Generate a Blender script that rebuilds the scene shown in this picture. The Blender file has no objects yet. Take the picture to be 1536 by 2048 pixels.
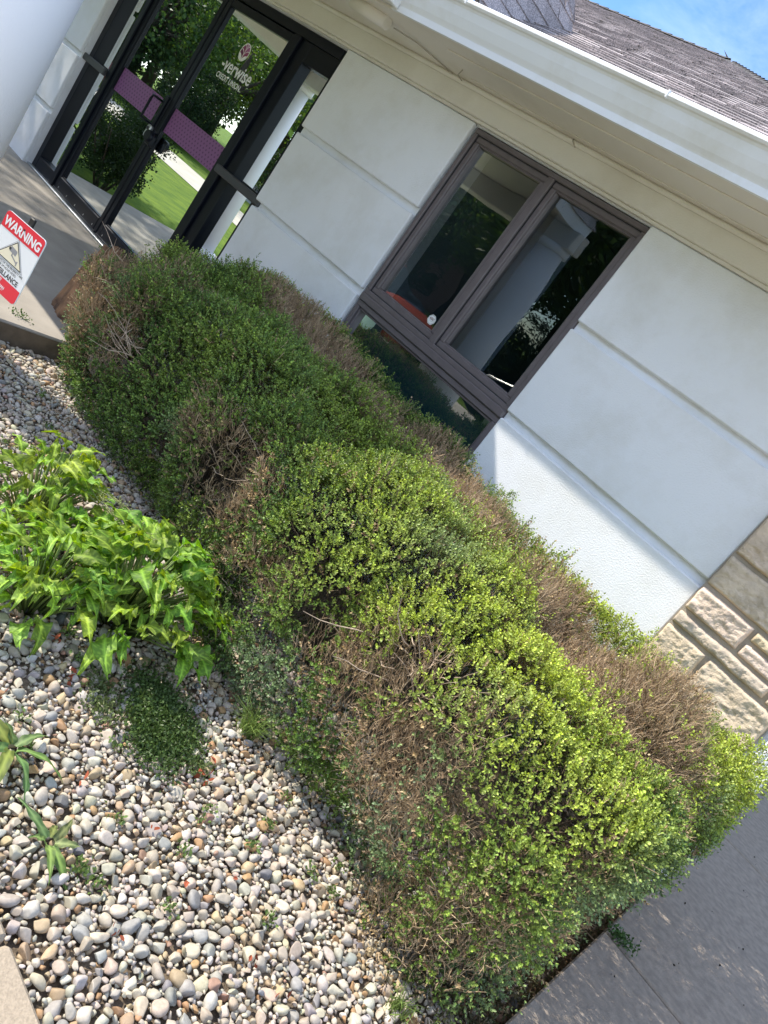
import bpy, math, random
import numpy as np
from mathutils import Vector, Matrix
random.seed(7); RNG = np.random.default_rng(7)
SC = bpy.context.scene
COL = SC.collection

# ------------------------------------------------------------------ camera, world, sun, exposure
cam_d = bpy.data.cameras.new("camera"); cam = bpy.data.objects.new("camera", cam_d); COL.objects.link(cam)
CR = Vector((0.59033, 0.55294, 0.58802)); CD = Vector((0.62986, 0.14002, -0.76399)); CF = Vector((-0.50477, 0.82137, -0.26562))
cam.matrix_world = Matrix(((CR.x, -CD.x, -CF.x, 0.0), (CR.y, -CD.y, -CF.y, -3.7), (CR.z, -CD.z, -CF.z, 1.43), (0, 0, 0, 1)))
cam_d.sensor_fit = 'HORIZONTAL'; cam_d.sensor_width = 36.0; cam_d.lens = 36.0 * 1560 / 1536
cam_d.clip_start = 0.02; cam_d.clip_end = 600
SC.camera = cam

SUN = Vector((-2.35, -1.0, 2.40)).normalized()          # towards the sun
w = bpy.data.worlds.new("World"); SC.world = w; w.use_nodes = True
wn = w.node_tree.nodes; wl = w.node_tree.links; wn.clear()
wo = wn.new('ShaderNodeOutputWorld'); bg = wn.new('ShaderNodeBackground'); sky = wn.new('ShaderNodeTexSky')
sky.sky_type = 'NISHITA'; sky.sun_disc = False
sky.sun_elevation = math.asin(SUN.z); sky.sun_rotation = math.atan2(SUN.x, SUN.y)
sky.air_density = 1.0; sky.dust_density = 0.2; sky.ozone_density = 2.6
tc = wn.new('ShaderNodeTexCoord'); mp = wn.new('ShaderNodeMapping'); mp.inputs['Scale'].default_value = (1.6, 3.0, 4.5)
nz = wn.new('ShaderNodeTexNoise'); nz.inputs['Scale'].default_value = 1.7; nz.inputs['Detail'].default_value = 7; nz.inputs['Roughness'].default_value = 0.62
nz.inputs['Distortion'].default_value = 0.8
rp = wn.new('ShaderNodeValToRGB'); rp.color_ramp.elements[0].position = 0.42; rp.color_ramp.elements[1].position = 0.70
rp.color_ramp.elements[1].color = (0.8, 0.8, 0.8, 1)
mx = wn.new('ShaderNodeMixRGB'); mx.inputs[2].default_value = (13.5, 13.8, 14.4, 1)
sm = wn.new('ShaderNodeMixRGB'); sm.blend_type = 'MULTIPLY'; sm.inputs[0].default_value = 1.0; sm.inputs[2].default_value = (0.66, 0.84, 1.0, 1)   # deep clear air
wl.new(tc.outputs['Generated'], mp.inputs[0]); wl.new(mp.outputs[0], nz.inputs['Vector']); wl.new(nz.outputs['Fac'], rp.inputs[0])
cs = wn.new('ShaderNodeSeparateXYZ'); cm = wn.new('ShaderNodeMapRange'); cm.inputs[1].default_value = 0.45; cm.inputs[2].default_value = -0.25; cm.inputs[3].default_value = 0.20; cm.inputs[4].default_value = 1.0  # clouds thickened behind the camera, added to lift the ambient light
cf = wn.new('ShaderNodeMath'); cf.operation = 'MULTIPLY'; wl.new(tc.outputs['Generated'], cs.inputs[0]); wl.new(cs.outputs[1], cm.inputs[0]); wl.new(rp.outputs[0], cf.inputs[0]); wl.new(cm.outputs[0], cf.inputs[1])
wl.new(cf.outputs[0], mx.inputs[0]); wl.new(sky.outputs[0], sm.inputs[1]); wl.new(sm.outputs[0], mx.inputs[1]); wl.new(mx.outputs[0], bg.inputs[0]); wl.new(bg.outputs[0], wo.inputs[0])
bg.inputs[1].default_value = 0.15
sd = bpy.data.lights.new("sun", 'SUN'); sd.energy = 3.8; sd.angle = math.radians(0.53); sd.color = (1.0, 0.925, 0.80)
so = bpy.data.objects.new("sun", sd); COL.objects.link(so)
so.rotation_euler = SUN.to_track_quat('Z', 'Y').to_euler(); so.location = (-10, -5, 12)
SC.view_settings.view_transform = 'Standard'; SC.view_settings.look = 'None'; SC.view_settings.gamma = 1.0
SC.view_settings.exposure = 0.84
SC.cycles.max_bounces = 8; SC.cycles.glossy_bounces = 4; SC.cycles.transmission_bounces = 5; SC.cycles.transparent_max_bounces = 8

# ------------------------------------------------------------------ helpers
def tag(o, label=None, cat=None, group=None, kind=None):
    if label: o['label'] = label
    if cat: o['category'] = cat
    if group: o['group'] = group
    if kind: o['kind'] = kind
    return o

def empty(name, loc=(0, 0, 0), rz=0.0):
    o = bpy.data.objects.new(name, None); COL.objects.link(o); o.location = loc; o.rotation_euler = (0, 0, rz)
    o.empty_display_size = 0.1
    return o

def link(name, me, mat=None, parent=None):
    o = bpy.data.objects.new(name, me); COL.objects.link(o)
    if mat is not None and len(me.materials) == 0: me.materials.append(mat)
    if parent is not None: o.parent = parent
    return o

class MB:
    """collects polygons for one mesh object"""
    def __init__(s): s.v = []; s.f = []; s.sm = []
    def add(s, vs, fs, smooth=False):
        n = len(s.v); s.v += [tuple(p) for p in vs]; s.f += [tuple(i + n for i in f) for f in fs]; s.sm += [smooth] * len(fs); return s
    def box(s, x0, x1, y0, y1, z0, z1, b=0.0):
        if b <= 0:
            vs = [(x, y, z) for z in (z0, z1) for y in (y0, y1) for x in (x0, x1)]
            return s.add(vs, [(0, 2, 3, 1), (4, 5, 7, 6), (0, 1, 5, 4), (2, 6, 7, 3), (0, 4, 6, 2), (1, 3, 7, 5)])
        b = min(b, (x1 - x0) * .45, (y1 - y0) * .45, (z1 - z0) * .45)
        vs = []; idx = {}
        for i, (X, sx) in enumerate(((x0, 1), (x1, -1))):
            for j, (Y, sy) in enumerate(((y0, 1), (y1, -1))):
                for k, (Z, sz) in enumerate(((z0, 1), (z1, -1))):
                    for a in range(3):
                        p = [X + sx * b, Y + sy * b, Z + sz * b]; p[a] = (X, Y, Z)[a]
                        idx[(i, j, k, a)] = len(vs); vs.append(tuple(p))
        I = lambda i, j, k, a: idx[(i, j, k, a)]
        fs = []
        for a in range(3):
            for sgn in (0, 1):
                q = []
                for (p, r) in ((0, 0), (1, 0), (1, 1), (0, 1)):
                    c = [0, 0, 0]; c[a] = sgn; c[(a + 1) % 3] = p; c[(a + 2) % 3] = r; q.append(I(*c, a))
                fs.append(tuple(q) if sgn else tuple(reversed(q)))
        for a in range(3):      # edges along axis a
            u, v = (a + 1) % 3, (a + 2) % 3
            for p in (0, 1):
                for r in (0, 1):
                    c0 = [0, 0, 0]; c0[u] = p; c0[v] = r; c1 = list(c0); c1[a] = 1
                    q = (I(*c0, u), I(*c1, u), I(*c1, v), I(*c0, v)); fs.append(q if (p + r) % 2 else tuple(reversed(q)))
        for i in (0, 1):
            for j in (0, 1):
                for k in (0, 1):
                    q = (I(i, j, k, 0), I(i, j, k, 1), I(i, j, k, 2)); fs.append(q if (i + j + k) % 2 else tuple(reversed(q)))
        return s.add(vs, fs)
    def tube(s, pts, rad, n=8, cap=True):
        pts = [Vector(p) for p in pts]; m = len(pts)
        rad = rad if isinstance(rad, (list, tuple)) else [rad] * m
        base = len(s.v); up = Vector((0.13, 0.31, 0.94))
        for i, p in enumerate(pts):
            t = (pts[min(i + 1, m - 1)] - pts[max(i - 1, 0)]).normalized()
            a = t.cross(up); a = a.normalized() if a.length > 1e-3 else Vector((1, 0, 0)); b = t.cross(a).normalized()
            for k in range(n):
                th = 2 * math.pi * k / n; s.v.append(tuple(p + a * math.cos(th) * rad[i] + b * math.sin(th) * rad[i]))
        for i in range(m - 1):
            for k in range(n):
                k2 = (k + 1) % n
                s.f.append((base + i * n + k, base + (i + 1) * n + k, base + (i + 1) * n + k2, base + i * n + k2)); s.sm.append(True)
        if cap:
            s.f.append(tuple(base + k for k in range(n))); s.sm.append(False)
            s.f.append(tuple(base + (m - 1) * n + k for k in reversed(range(n)))); s.sm.append(False)
        return s
    def cyl(s, c, r, z0, z1, n=24, r1=None):
        return s.tube([(c[0], c[1], z0), (c[0], c[1], z1)], [r, r if r1 is None else r1], n)
    def extr(s, prof, a, b, axis='x'):
        """closed profile [(p,q)] extruded from a to b along axis (x: p=y q=z ; y: p=x q=z ; z: p=x q=y)"""
        def P(p, q, t): return {'x': (t, p, q), 'y': (p, t, q), 'z': (p, q, t)}[axis]
        n = len(prof); vs = [P(p, q, a) for p, q in prof] + [P(p, q, b) for p, q in prof]
        fs = [(i, (i + 1) % n, n + (i + 1) % n, n + i) for i in range(n)] + [tuple(reversed(range(n))), tuple(range(n, 2 * n))]
        return s.add(vs, fs)
    def build(s, name, mat, parent=None):
        me = bpy.data.meshes.new(name); me.from_pydata(s.v, [], s.f); me.update()
        me.polygons.foreach_set('use_smooth', s.sm)
        import bmesh
        bm = bmesh.new(); bm.from_mesh(me); bmesh.ops.recalc_face_normals(bm, faces=bm.faces); bm.to_mesh(me); bm.free()
        return link(name, me, mat, parent)

def np_mesh(name, V, F, colors=None, smooth=False, fsmooth=None):
    """V (n,3), F (m,k) int arrays, colours per vertex (n,3)"""
    me = bpy.data.meshes.new(name); k = F.shape[1]
    me.vertices.add(len(V)); me.vertices.foreach_set('co', np.ascontiguousarray(V, dtype=np.float32).ravel())
    me.loops.add(F.size); me.loops.foreach_set('vertex_index', np.ascontiguousarray(F, dtype=np.int32).ravel())
    me.polygons.add(len(F)); me.polygons.foreach_set('loop_start', np.arange(0, F.size, k, dtype=np.int32))
    try: me.polygons.foreach_set('loop_total', np.full(len(F), k, dtype=np.int32))
    except Exception: pass
    me.polygons.foreach_set('use_smooth', np.full(len(F), bool(smooth)))
    if colors is not None:
        at = me.color_attributes.new('tint', 'FLOAT_COLOR', 'POINT')
        c4 = np.ones((len(V), 4), dtype=np.float32); c4[:, :3] = colors; at.data.foreach_set('color', c4.ravel())
    me.update(calc_edges=True); me.validate(verbose=False)
    return me

def _hash(ix, iy, iz, seed):
    h = (ix * 374761393 + iy * 668265263 + iz * 2147483647 + seed * 974634777) & 0xFFFFFFFF
    h = ((h ^ (h >> 13)) * 1274126177) & 0xFFFFFFFF
    return ((h ^ (h >> 16)) & 0xFFFF) / 65535.0
def noise3(P, seed=0):
    P = np.asarray(P, dtype=np.float64); i = np.floor(P).astype(np.int64); f = P - i; f = f * f * (3 - 2 * f); r = 0
    for dx in (0, 1):
        for dy in (0, 1):
            for dz in (0, 1):
                wgt = (f[:, 0] if dx else 1 - f[:, 0]) * (f[:, 1] if dy else 1 - f[:, 1]) * (f[:, 2] if dz else 1 - f[:, 2])
                r = r + wgt * _hash(i[:, 0] + dx, i[:, 1] + dy, i[:, 2] + dz, seed)
    return r * 2 - 1
def norm(v): return v / np.maximum(np.linalg.norm(v, axis=1, keepdims=True), 1e-9)
def rand_dirs(n): return norm(RNG.normal(size=(n, 3)))

# ------------------------------------------------------------------ materials
def new_mat(name):
    m = bpy.data.materials.new(name); m.use_nodes = True; nt = m.node_tree; return m, nt, nt.nodes, nt.links, nt.nodes['Principled BSDF']
def N(ns, typ, **kw):
    n = ns.new(typ)
    for k, v in kw.items():
        if k in n.inputs: n.inputs[k].default_value = v
        else: setattr(n, k, v)
    return n
def mat(name, col, rough=0.6, metal=0.0, var=0.0, scale=8.0, bump=0.0, bscale=60.0, dist=0.01, spec=0.5, col2=None, detail=6.0, lo=0.35, hi=0.65, dirt=None, dscale=1.2, dlo=0.55, dhi=0.75):
    m, nt, ns, ls, bs = new_mat(name); bs.inputs['Roughness'].default_value = rough; bs.inputs['Metallic'].default_value = metal
    bs.inputs['Specular IOR Level'].default_value = spec
    tc = ns.new('ShaderNodeTexCoord'); c = tuple(col) + (1,); last = None
    if var > 0 or col2 is not None:
        nz = N(ns, 'ShaderNodeTexNoise', Scale=scale, Detail=detail); ls.new(tc.outputs['Object'], nz.inputs['Vector'])
        rp = ns.new('ShaderNodeValToRGB'); ls.new(nz.outputs['Fac'], rp.inputs[0])
        c2 = tuple(col2) if col2 is not None else tuple(max(0, x * (1 - var)) for x in col)
        rp.color_ramp.elements[0].position = lo; rp.color_ramp.elements[0].color = c2 + (1,)
        rp.color_ramp.elements[1].position = hi; rp.color_ramp.elements[1].color = c
        last = rp.outputs[0]
    if dirt is not None:
        nd = N(ns, 'ShaderNodeTexNoise', Scale=dscale, Detail=8.0, Roughness=0.65); ls.new(tc.outputs['Object'], nd.inputs['Vector'])
        rd = ns.new('ShaderNodeValToRGB'); rd.color_ramp.elements[0].position = dlo; rd.color_ramp.elements[1].position = dhi; ls.new(nd.outputs['Fac'], rd.inputs[0])
        mx = ns.new('ShaderNodeMixRGB'); mx.inputs[1].default_value = c; mx.inputs[2].default_value = tuple(dirt) + (1,)
        if last is not None: ls.new(last, mx.inputs[1])
        ls.new(rd.outputs[0], mx.inputs[0]); last = mx.outputs[0]
    if last is not None: ls.new(last, bs.inputs['Base Color'])
    else: bs.inputs['Base Color'].default_value = c
    if bump > 0:
        nb = N(ns, 'ShaderNodeTexNoise', Scale=bscale, Detail=3.0); ls.new(tc.outputs['Object'], nb.inputs['Vector'])
        bp = N(ns, 'ShaderNodeBump', Strength=bump, Distance=dist); ls.new(nb.outputs['Fac'], bp.inputs['Height']); ls.new(bp.outputs[0], bs.inputs['Normal'])
    return m

def leaf_mat(name, rough=0.38, trans=0.35, spec=0.4, veins=False):
    m, nt, ns, ls, bs = new_mat(name)
    at = ns.new('ShaderNodeAttribute'); at.attribute_name = 'tint'
    bs.inputs['Roughness'].default_value = rough; bs.inputs['Specular IOR Level'].default_value = spec
    tr = ns.new('ShaderNodeBsdfTranslucent'); mixs = ns.new('ShaderNodeMixShader'); mixs.inputs[0].default_value = trans
    hs = N(ns, 'ShaderNodeHueSaturation', Hue=0.485, Saturation=1.15, Value=1.5)
    ls.new(at.outputs['Color'], bs.inputs['Base Color']); ls.new(at.outputs['Color'], hs.inputs['Color']); ls.new(hs.outputs[0], tr.inputs[0])
    out = ns['Material Output']; ls.new(bs.outputs[0], mixs.inputs[1]); ls.new(tr.outputs[0], mixs.inputs[2]); ls.new(mixs.outputs[0], out.inputs[0])
    return m
def tint_mat(name, rough=0.8, bump=0.0, bscale=80, dist=0.003, mottle=0.0, mscale=90, spec=0.35):
    m, nt, ns, ls, bs = new_mat(name); at = ns.new('ShaderNodeAttribute'); at.attribute_name = 'tint'
    bs.inputs['Roughness'].default_value = rough; bs.inputs['Specular IOR Level'].default_value = spec
    tc = ns.new('ShaderNodeTexCoord')
    if mottle > 0:
        nz = N(ns, 'ShaderNodeTexNoise', Scale=mscale, Detail=5.0); ls.new(tc.outputs['Object'], nz.inputs['Vector'])
        mr = N(ns, 'ShaderNodeMapRange'); mr.inputs[1].default_value = .3; mr.inputs[2].default_value = .7; mr.inputs[3].default_value = 1 - mottle; mr.inputs[4].default_value = 1 + mottle * .5
        ls.new(nz.outputs['Fac'], mr.inputs[0])
        mx = ns.new('ShaderNodeMixRGB'); mx.blend_type = 'MULTIPLY'; mx.inputs[0].default_value = 1
        ls.new(at.outputs['Color'], mx.inputs[1]); ls.new(mr.outputs[0], mx.inputs[2]); ls.new(mx.outputs[0], bs.inputs['Base Color'])
    else: ls.new(at.outputs['Color'], bs.inputs['Base Color'])
    if bump > 0:
        nb = N(ns, 'ShaderNodeTexNoise', Scale=bscale, Detail=4.0); ls.new(tc.outputs['Object'], nb.inputs['Vector'])
        bp = N(ns, 'ShaderNodeBump', Strength=bump, Distance=dist); ls.new(nb.outputs['Fac'], bp.inputs['Height']); ls.new(bp.outputs[0], bs.inputs['Normal'])
    return m
def glass_mat(name, refl=0.16, tint=(0.10, 0.14, 0.14), warp=0.0, wscale=1.3, fm=1.35):
    """tinted coated glazing: mirror-like coat over dark see-through glass"""
    m, nt, ns, ls, bs = new_mat(name); ns.remove(bs); out = ns['Material Output']
    gl = N(ns, 'ShaderNodeBsdfGlossy', Roughness=0.0); gl.inputs[0].default_value = (0.92, 0.97, 0.96, 1)
    tr = ns.new('ShaderNodeBsdfTransparent'); tr.inputs[0].default_value = tuple(tint) + (1,)
    fr = N(ns, 'ShaderNodeFresnel', IOR=1.5); ma = N(ns, 'ShaderNodeMath', operation='MULTIPLY_ADD'); ma.inputs[1].default_value = fm; ma.inputs[2].default_value = refl; ma.use_clamp = True
    mx = ns.new('ShaderNodeMixShader'); ls.new(fr.outputs[0], ma.inputs[0]); ls.new(ma.outputs[0], mx.inputs[0]); ls.new(tr.outputs[0], mx.inputs[1]); ls.new(gl.outputs[0], mx.inputs[2])
    if warp > 0:
        tc = ns.new('ShaderNodeTexCoord'); nz = N(ns, 'ShaderNodeTexNoise', Scale=wscale, Detail=1.0); ls.new(tc.outputs['Object'], nz.inputs['Vector'])
        bp = N(ns, 'ShaderNodeBump', Strength=1.0, Distance=warp); ls.new(nz.outputs['Fac'], bp.inputs['Height']); ls.new(bp.outputs[0], gl.inputs['Normal'])
    ls.new(mx.outputs[0], out.inputs[0]); return m
def brick_mat(name, c1, c2, mortar, scale, bw=0.5, rh=0.25, ms=0.02, rough=0.9, bump=0.4):
    m, nt, ns, ls, bs = new_mat(name); tc = ns.new('ShaderNodeTexCoord')
    br = N(ns, 'ShaderNodeTexBrick', Scale=scale); br.inputs['Color1'].default_value = c1 + (1,); br.inputs['Color2'].default_value = c2 + (1,); br.inputs['Mortar'].default_value = mortar + (1,)
    br.inputs['Brick Width'].default_value = bw; br.inputs['Row Height'].default_value = rh; br.inputs['Mortar Size'].default_value = ms
    sp = ns.new('ShaderNodeSeparateXYZ'); cb = ns.new('ShaderNodeCombineXYZ'); ad = N(ns, 'ShaderNodeMath', operation='ADD')
    ls.new(tc.outputs['Object'], sp.inputs[0]); ls.new(sp.outputs[0], ad.inputs[0]); ls.new(sp.outputs[1], ad.inputs[1]); ls.new(ad.outputs[0], cb.inputs[0]); ls.new(sp.outputs[2], cb.inputs[1])
    ls.new(cb.outputs[0], br.inputs['Vector']); ls.new(br.outputs['Color'], bs.inputs['Base Color']); bs.inputs['Roughness'].default_value = rough
    return m

M = {}
M['stucco'] = mat('stucco', (0.84, 0.85, 0.875), 0.85, bump=0.55, bscale=130, dist=0.004, dirt=(0.74, 0.735, 0.72), dscale=2.3, dlo=0.46, dhi=0.72)
M['soffit'] = mat('soffit_paint', (0.78, 0.73, 0.66), 0.7, bump=0.15, bscale=30, dist=0.003, dirt=(0.66, 0.61, 0.53), dscale=2.2, dlo=0.45, dhi=0.8)
M['band'] = mat('band_paint', (0.80, 0.765, 0.70), 0.8, bump=0.3, bscale=110, dist=0.003, dirt=(0.66, 0.61, 0.53), dscale=1.8, dlo=0.45, dhi=0.8)
M['gutter'] = mat('gutter_metal', (0.84, 0.855, 0.88), 0.4, dirt=(0.68, 0.66, 0.60), dscale=2.5, dlo=0.5, dhi=0.85, spec=0.4)
M['column'] = mat('column_stucco', (0.86, 0.86, 0.90), 0.85, bump=0.3, bscale=120, dist=0.003)
M['bronze'] = mat('taupe_frame', (0.155, 0.130, 0.135), 0.42, var=0.12, scale=20, spec=0.5)
M['gasket'] = mat('gasket', (0.03, 0.03, 0.035), 0.7)
M['black_metal'] = mat('black_metal', (0.006, 0.008, 0.014), 0.32, spec=0.22)
M['alu'] = mat('aluminium', (0.55, 0.57, 0.58), 0.35, metal=0.8)
M['door_glass'] = glass_mat('door_glass', 0.10, (0.08, 0.09, 0.09), 0.0006, 0.8)
M['win_glass'] = glass_mat('window_glass', 0.055, (0.55, 0.60, 0.62), 0.009, 1.5, 0.8)
M['spandrel'] = glass_mat('spandrel_glass', 0.10, (0.42, 0.52, 0.55), 0.0005, 1.0)
M['room'] = mat('room_paint', (0.24, 0.31, 0.35), 0.9)
M['blind'] = mat('blind_fabric', (0.085, 0.11, 0.14), 0.9)
M['white'] = mat('white_vinyl', (0.93, 0.93, 0.92), 0.5)
M['concrete_slab'] = mat('entrance_concrete', (0.38, 0.345, 0.30), 0.9, var=0.18, scale=5, bump=0.35, bscale=220, dist=0.003, dirt=(0.27, 0.245, 0.215), dscale=2.0)
M['concrete_path'] = mat('path_concrete', (0.43, 0.35, 0.26), 0.9, col2=(0.33, 0.27, 0.20), scale=160, bump=0.5, bscale=240, dist=0.003)
M['concrete_grey'] = mat('pavement_concrete', (0.325, 0.270, 0.218), 0.9, col2=(0.235, 0.195, 0.158), scale=30, detail=8, bump=0.5, bscale=180, dist=0.004, dirt=(0.235, 0.20, 0.165), dscale=2.2)
M['kerb'] = mat('kerb_shaded_concrete', (0.17, 0.13, 0.09), 0.95, var=0.35, scale=14, bump=0.5, bscale=90, dist=0.006)
M['joint'] = mat('joint_dirt', (0.035, 0.03, 0.026), 0.95)
M['soil'] = mat('soil', (0.19, 0.145, 0.10), 0.95, var=0.5, scale=22, bump=0.7, bscale=70, dist=0.02)
M['lawn'] = mat('lawn_ground', (0.14, 0.205, 0.025), 0.9, spec=0.05, col2=(0.08, 0.14, 0.022), scale=3.5, bump=0.6, bscale=45, dist=0.03)
M['asphalt'] = mat('asphalt', (0.10, 0.10, 0.105), 0.9, var=0.2, scale=30, bump=0.3, bscale=150, dist=0.004)
M['drive'] = mat('driveway_concrete', (0.52, 0.47, 0.39), 0.9, var=0.2, scale=3)
M['purple'] = mat('purple_vinyl', (0.26, 0.10, 0.25), 0.45)
M['purple_dark'] = mat('dark_purple_vinyl', (0.12, 0.03, 0.13), 0.45)
M['leaf'] = leaf_mat('boxwood_leaf', 0.42, 0.20, 0.30)
M['bigleaf'] = leaf_mat('arum_leaf', 0.55, 0.30, 0.3)
M['treeleaf'] = leaf_mat('tree_leaf', 0.6, 0.35, 0.3)
M['twig'] = tint_mat('dead_twig', 0.85, spec=0.2)
M['bark'] = mat('bark', (0.11, 0.08, 0.055), 0.95, var=0.4, scale=18, bump=0.8, bscale=40, dist=0.02)
M['pebble'] = tint_mat('river_pebble', 0.62, bump=0.35, bscale=160, dist=0.0012, mottle=0.16, mscale=110)
M['stone'] = tint_mat('rock_face_limestone', 0.92, bump=0.8, bscale=120, dist=0.005, mottle=0.22, mscale=14, spec=0.2)
M['mortar'] = mat('mortar', (0.36, 0.31, 0.25), 0.95, bump=0.3, bscale=120)

# ------------------------------------------------------------------ ground
def sheet(name, x0, x1, y0, y1, z, m, kind='structure'):
    mb = MB(); mb.add([(x0, y0, z), (x1, y0, z), (x1, y1, z), (x0, y1, z)], [(0, 1, 2, 3)])
    return tag(mb.build(name, m), kind=kind)
sheet('lawn', -150, 150, -150, 150, -0.16, M['lawn'])
# soil of the planting bed, gently uneven
nx, ny = 90, 60; gx = np.linspace(-3.72, 0.0, nx); gy = np.linspace(-2.70, 0.02, ny)
GX, GY = np.meshgrid(gx, gy); P = np.stack([GX.ravel(), GY.ravel(), np.zeros(nx * ny)], 1)
P[:, 2] = -0.128 + 0.006 * noise3(P * 3, 1) + 0.004 * noise3(P * 14, 2)
ii = np.arange(nx * ny).reshape(ny, nx); F = np.stack([ii[:-1, :-1].ravel(), ii[:-1, 1:].ravel(), ii[1:, 1:].ravel(), ii[1:, :-1].ravel()], 1)
tag(link('planting_bed_soil', np_mesh('planting_bed_soil', P, F, smooth=True), M['soil']), kind='structure')
mb = MB(); mb.box(-8.62, -3.72, -2.65, 0.30, -0.30, 0.0, 0.008); slab = tag(mb.build('entrance_slab', M['concrete_slab']), kind='structure')
mb = MB(); mb.add([(-3.7165, -2.645, -0.17), (-3.7165, 0.02, -0.17), (-3.7165, 0.02, -0.012), (-3.7165, -2.645, -0.012)], [(0, 1, 2, 3)])  # dark sheet over the slab edge: the face's shade is in its colour
tag(mb.build('kerb_face', M['kerb']), kind='structure')
mb = MB()
for a, b in ((-3.9, -2.2), (-2.19, -0.7), (-0.69, 0.8), (0.81, 2.3), (2.31, 9)): mb.box(a, b, -4.25, -2.705, -0.28, -0.085, 0.01)
tag(mb.build('footpath', M['concrete_path']), kind='structure')
mb = MB()
for x0, x1 in ((0.0, 1.497), (1.503, 3.0), (3.006, 9.0)):
    for y0, y1 in ((-2.70, -0.734), (-0.720, 1.208), (1.222, 3.1), (3.107, 5.4), (5.407, 14.0)):
        mb.box(x0, x1, y0, y1, -0.25, -0.004, 0.006)
tag(mb.build('pavement', M['concrete_grey']), kind='structure')
sheet('driveway', -60, 20, -9.3, -6.9, -0.150, M['drive'])
sheet('parking_apron', -4.2, 14, -6.85, -4.27, -0.151, M['drive'])
sheet('road', -120, 120, -19.5, -12.5, -0.148, M['asphalt'])
mb = MB()
for y in (-12.45, -19.6): mb.box(-120, 120, y - 0.09, y + 0.06, -0.25, -0.03, 0.01)
tag(mb.build('road_kerb', M['drive']), kind='structure')

# ------------------------------------------------------------------ the building
B = empty('bank_building', (0, 0, 0))
tag(B, 'white stucco branch building with brown windows, black glass entrance and grey shingle roof', 'building')
OX0, OX1, OH = -7.84, -4.70, 2.27         # entrance opening
WX0, WX1, WZ0, WZ1 = -3.405, -2.058, 0.50, 2.262   # window opening
SX = -0.712                               # stone pier starts here
# backing wall (face at y = 0.022, seen in the grooves)
mb = MB(); Y0, Y1 = 0.034, 0.30
mb.box(-12.2, OX0 + .002, Y0, Y1, -0.3, 2.6); mb.box(OX0 + .002, OX1 - .002, Y0, Y1, OH, 2.6)
mb.box(OX1 - .002, WX0, Y0, Y1, -0.3, 2.6); mb.box(WX0, WX1, Y0, Y1, WZ1, 2.6); mb.box(WX0, WX1, Y0, Y1, -0.3, WZ0); mb.box(WX1, SX, Y0, Y1, -0.3, 2.6)
mb.build('wall', M['stucco'], B)
grooves = [0.532, 1.102, 1.678]
rows = [(-0.28, grooves[0] - .023), (grooves[0] + .023, grooves[1] - .023), (grooves[1] + .023, grooves[2] - .023), (grooves[2] + .023, 2.268)]
def panels(x0, x1, rws):
    for a, b in rws: MB().box(x0, x1, 0.0, 0.036, a, b, 0.007).build('stucco_panel', M['stucco'], B)
panels(-12.2, OX0, rows); panels(OX1, WX0, rows); panels(WX1, SX, rows)
MB().box(WX0 + .001, WX1 - .001, 0.0, 0.036, -0.28, WZ0 - .003, 0.006).build('stucco_panel', M['stucco'], B)
mb = MB()  # header band under the soffit: slightly proud
mb.box(-12.2, -0.10, -0.038, 0.021, 2.288, 2.425, 0.006)
mb.box(-12.2, -0.10, -0.010, 0.020, 2.2705, 2.288, 0.003)
mb.box(-12.2, -0.10, -0.066, -0.038, 2.398, 2.4255, 0.010)   # cove strip
mb.build('header_band', M['band'], B)
# side and back of the building
mb = MB(); mb.box(-0.36, -0.10, 0.30, 9.6, -0.3, 2.43); mb.box(-12.2, -0.36, 9.4, 9.6, -0.3, 2.43); mb.box(-12.2, -12.0, 0.3, 9.4, -0.3, 2.43)
mb.build('side_wall', M['stucco'], B)
# --- stone pier
blocks = [(-.708, -.10, 2.06, 2.26), (-.708, -.40, 1.84, 2.05), (-.39, -.10, 1.92, 2.05), (-.39, -.10, 1.84, 1.91), (-.708, -.25, 1.62, 1.83), (-.24, -.10, 1.62, 1.83), (-.708, -.36, 1.53, 1.61), (-.35, -.10, 1.53, 1.61), (-.708, -.10, 1.292, 1.52),
          (-.708, -.11, 1.112, 1.277), (-.708, -.432, .968, 1.096), (-.418, -.12, 1.040, 1.096), (-.418, -.12, .962, 1.028), (-.708, -.222, .886, .952), (-.208, -.12, .886, .950),
          (-.708, -.492, .676, .872), (-.478, -.125, .655, .872), (-.708, -.30, .46, .64), (-.288, -.12, .52, .64), (-.288, -.12, .46, .51), (-.708, -.45, .27, .448), (-.438, -.12, .27, .448), (-.708, -.20, .12, .258), (-.188, -.12, .12, .258), (-.708, -.12, -.12, .108)]
VV = []; FF = []; SCc = []; nb0 = 0
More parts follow.
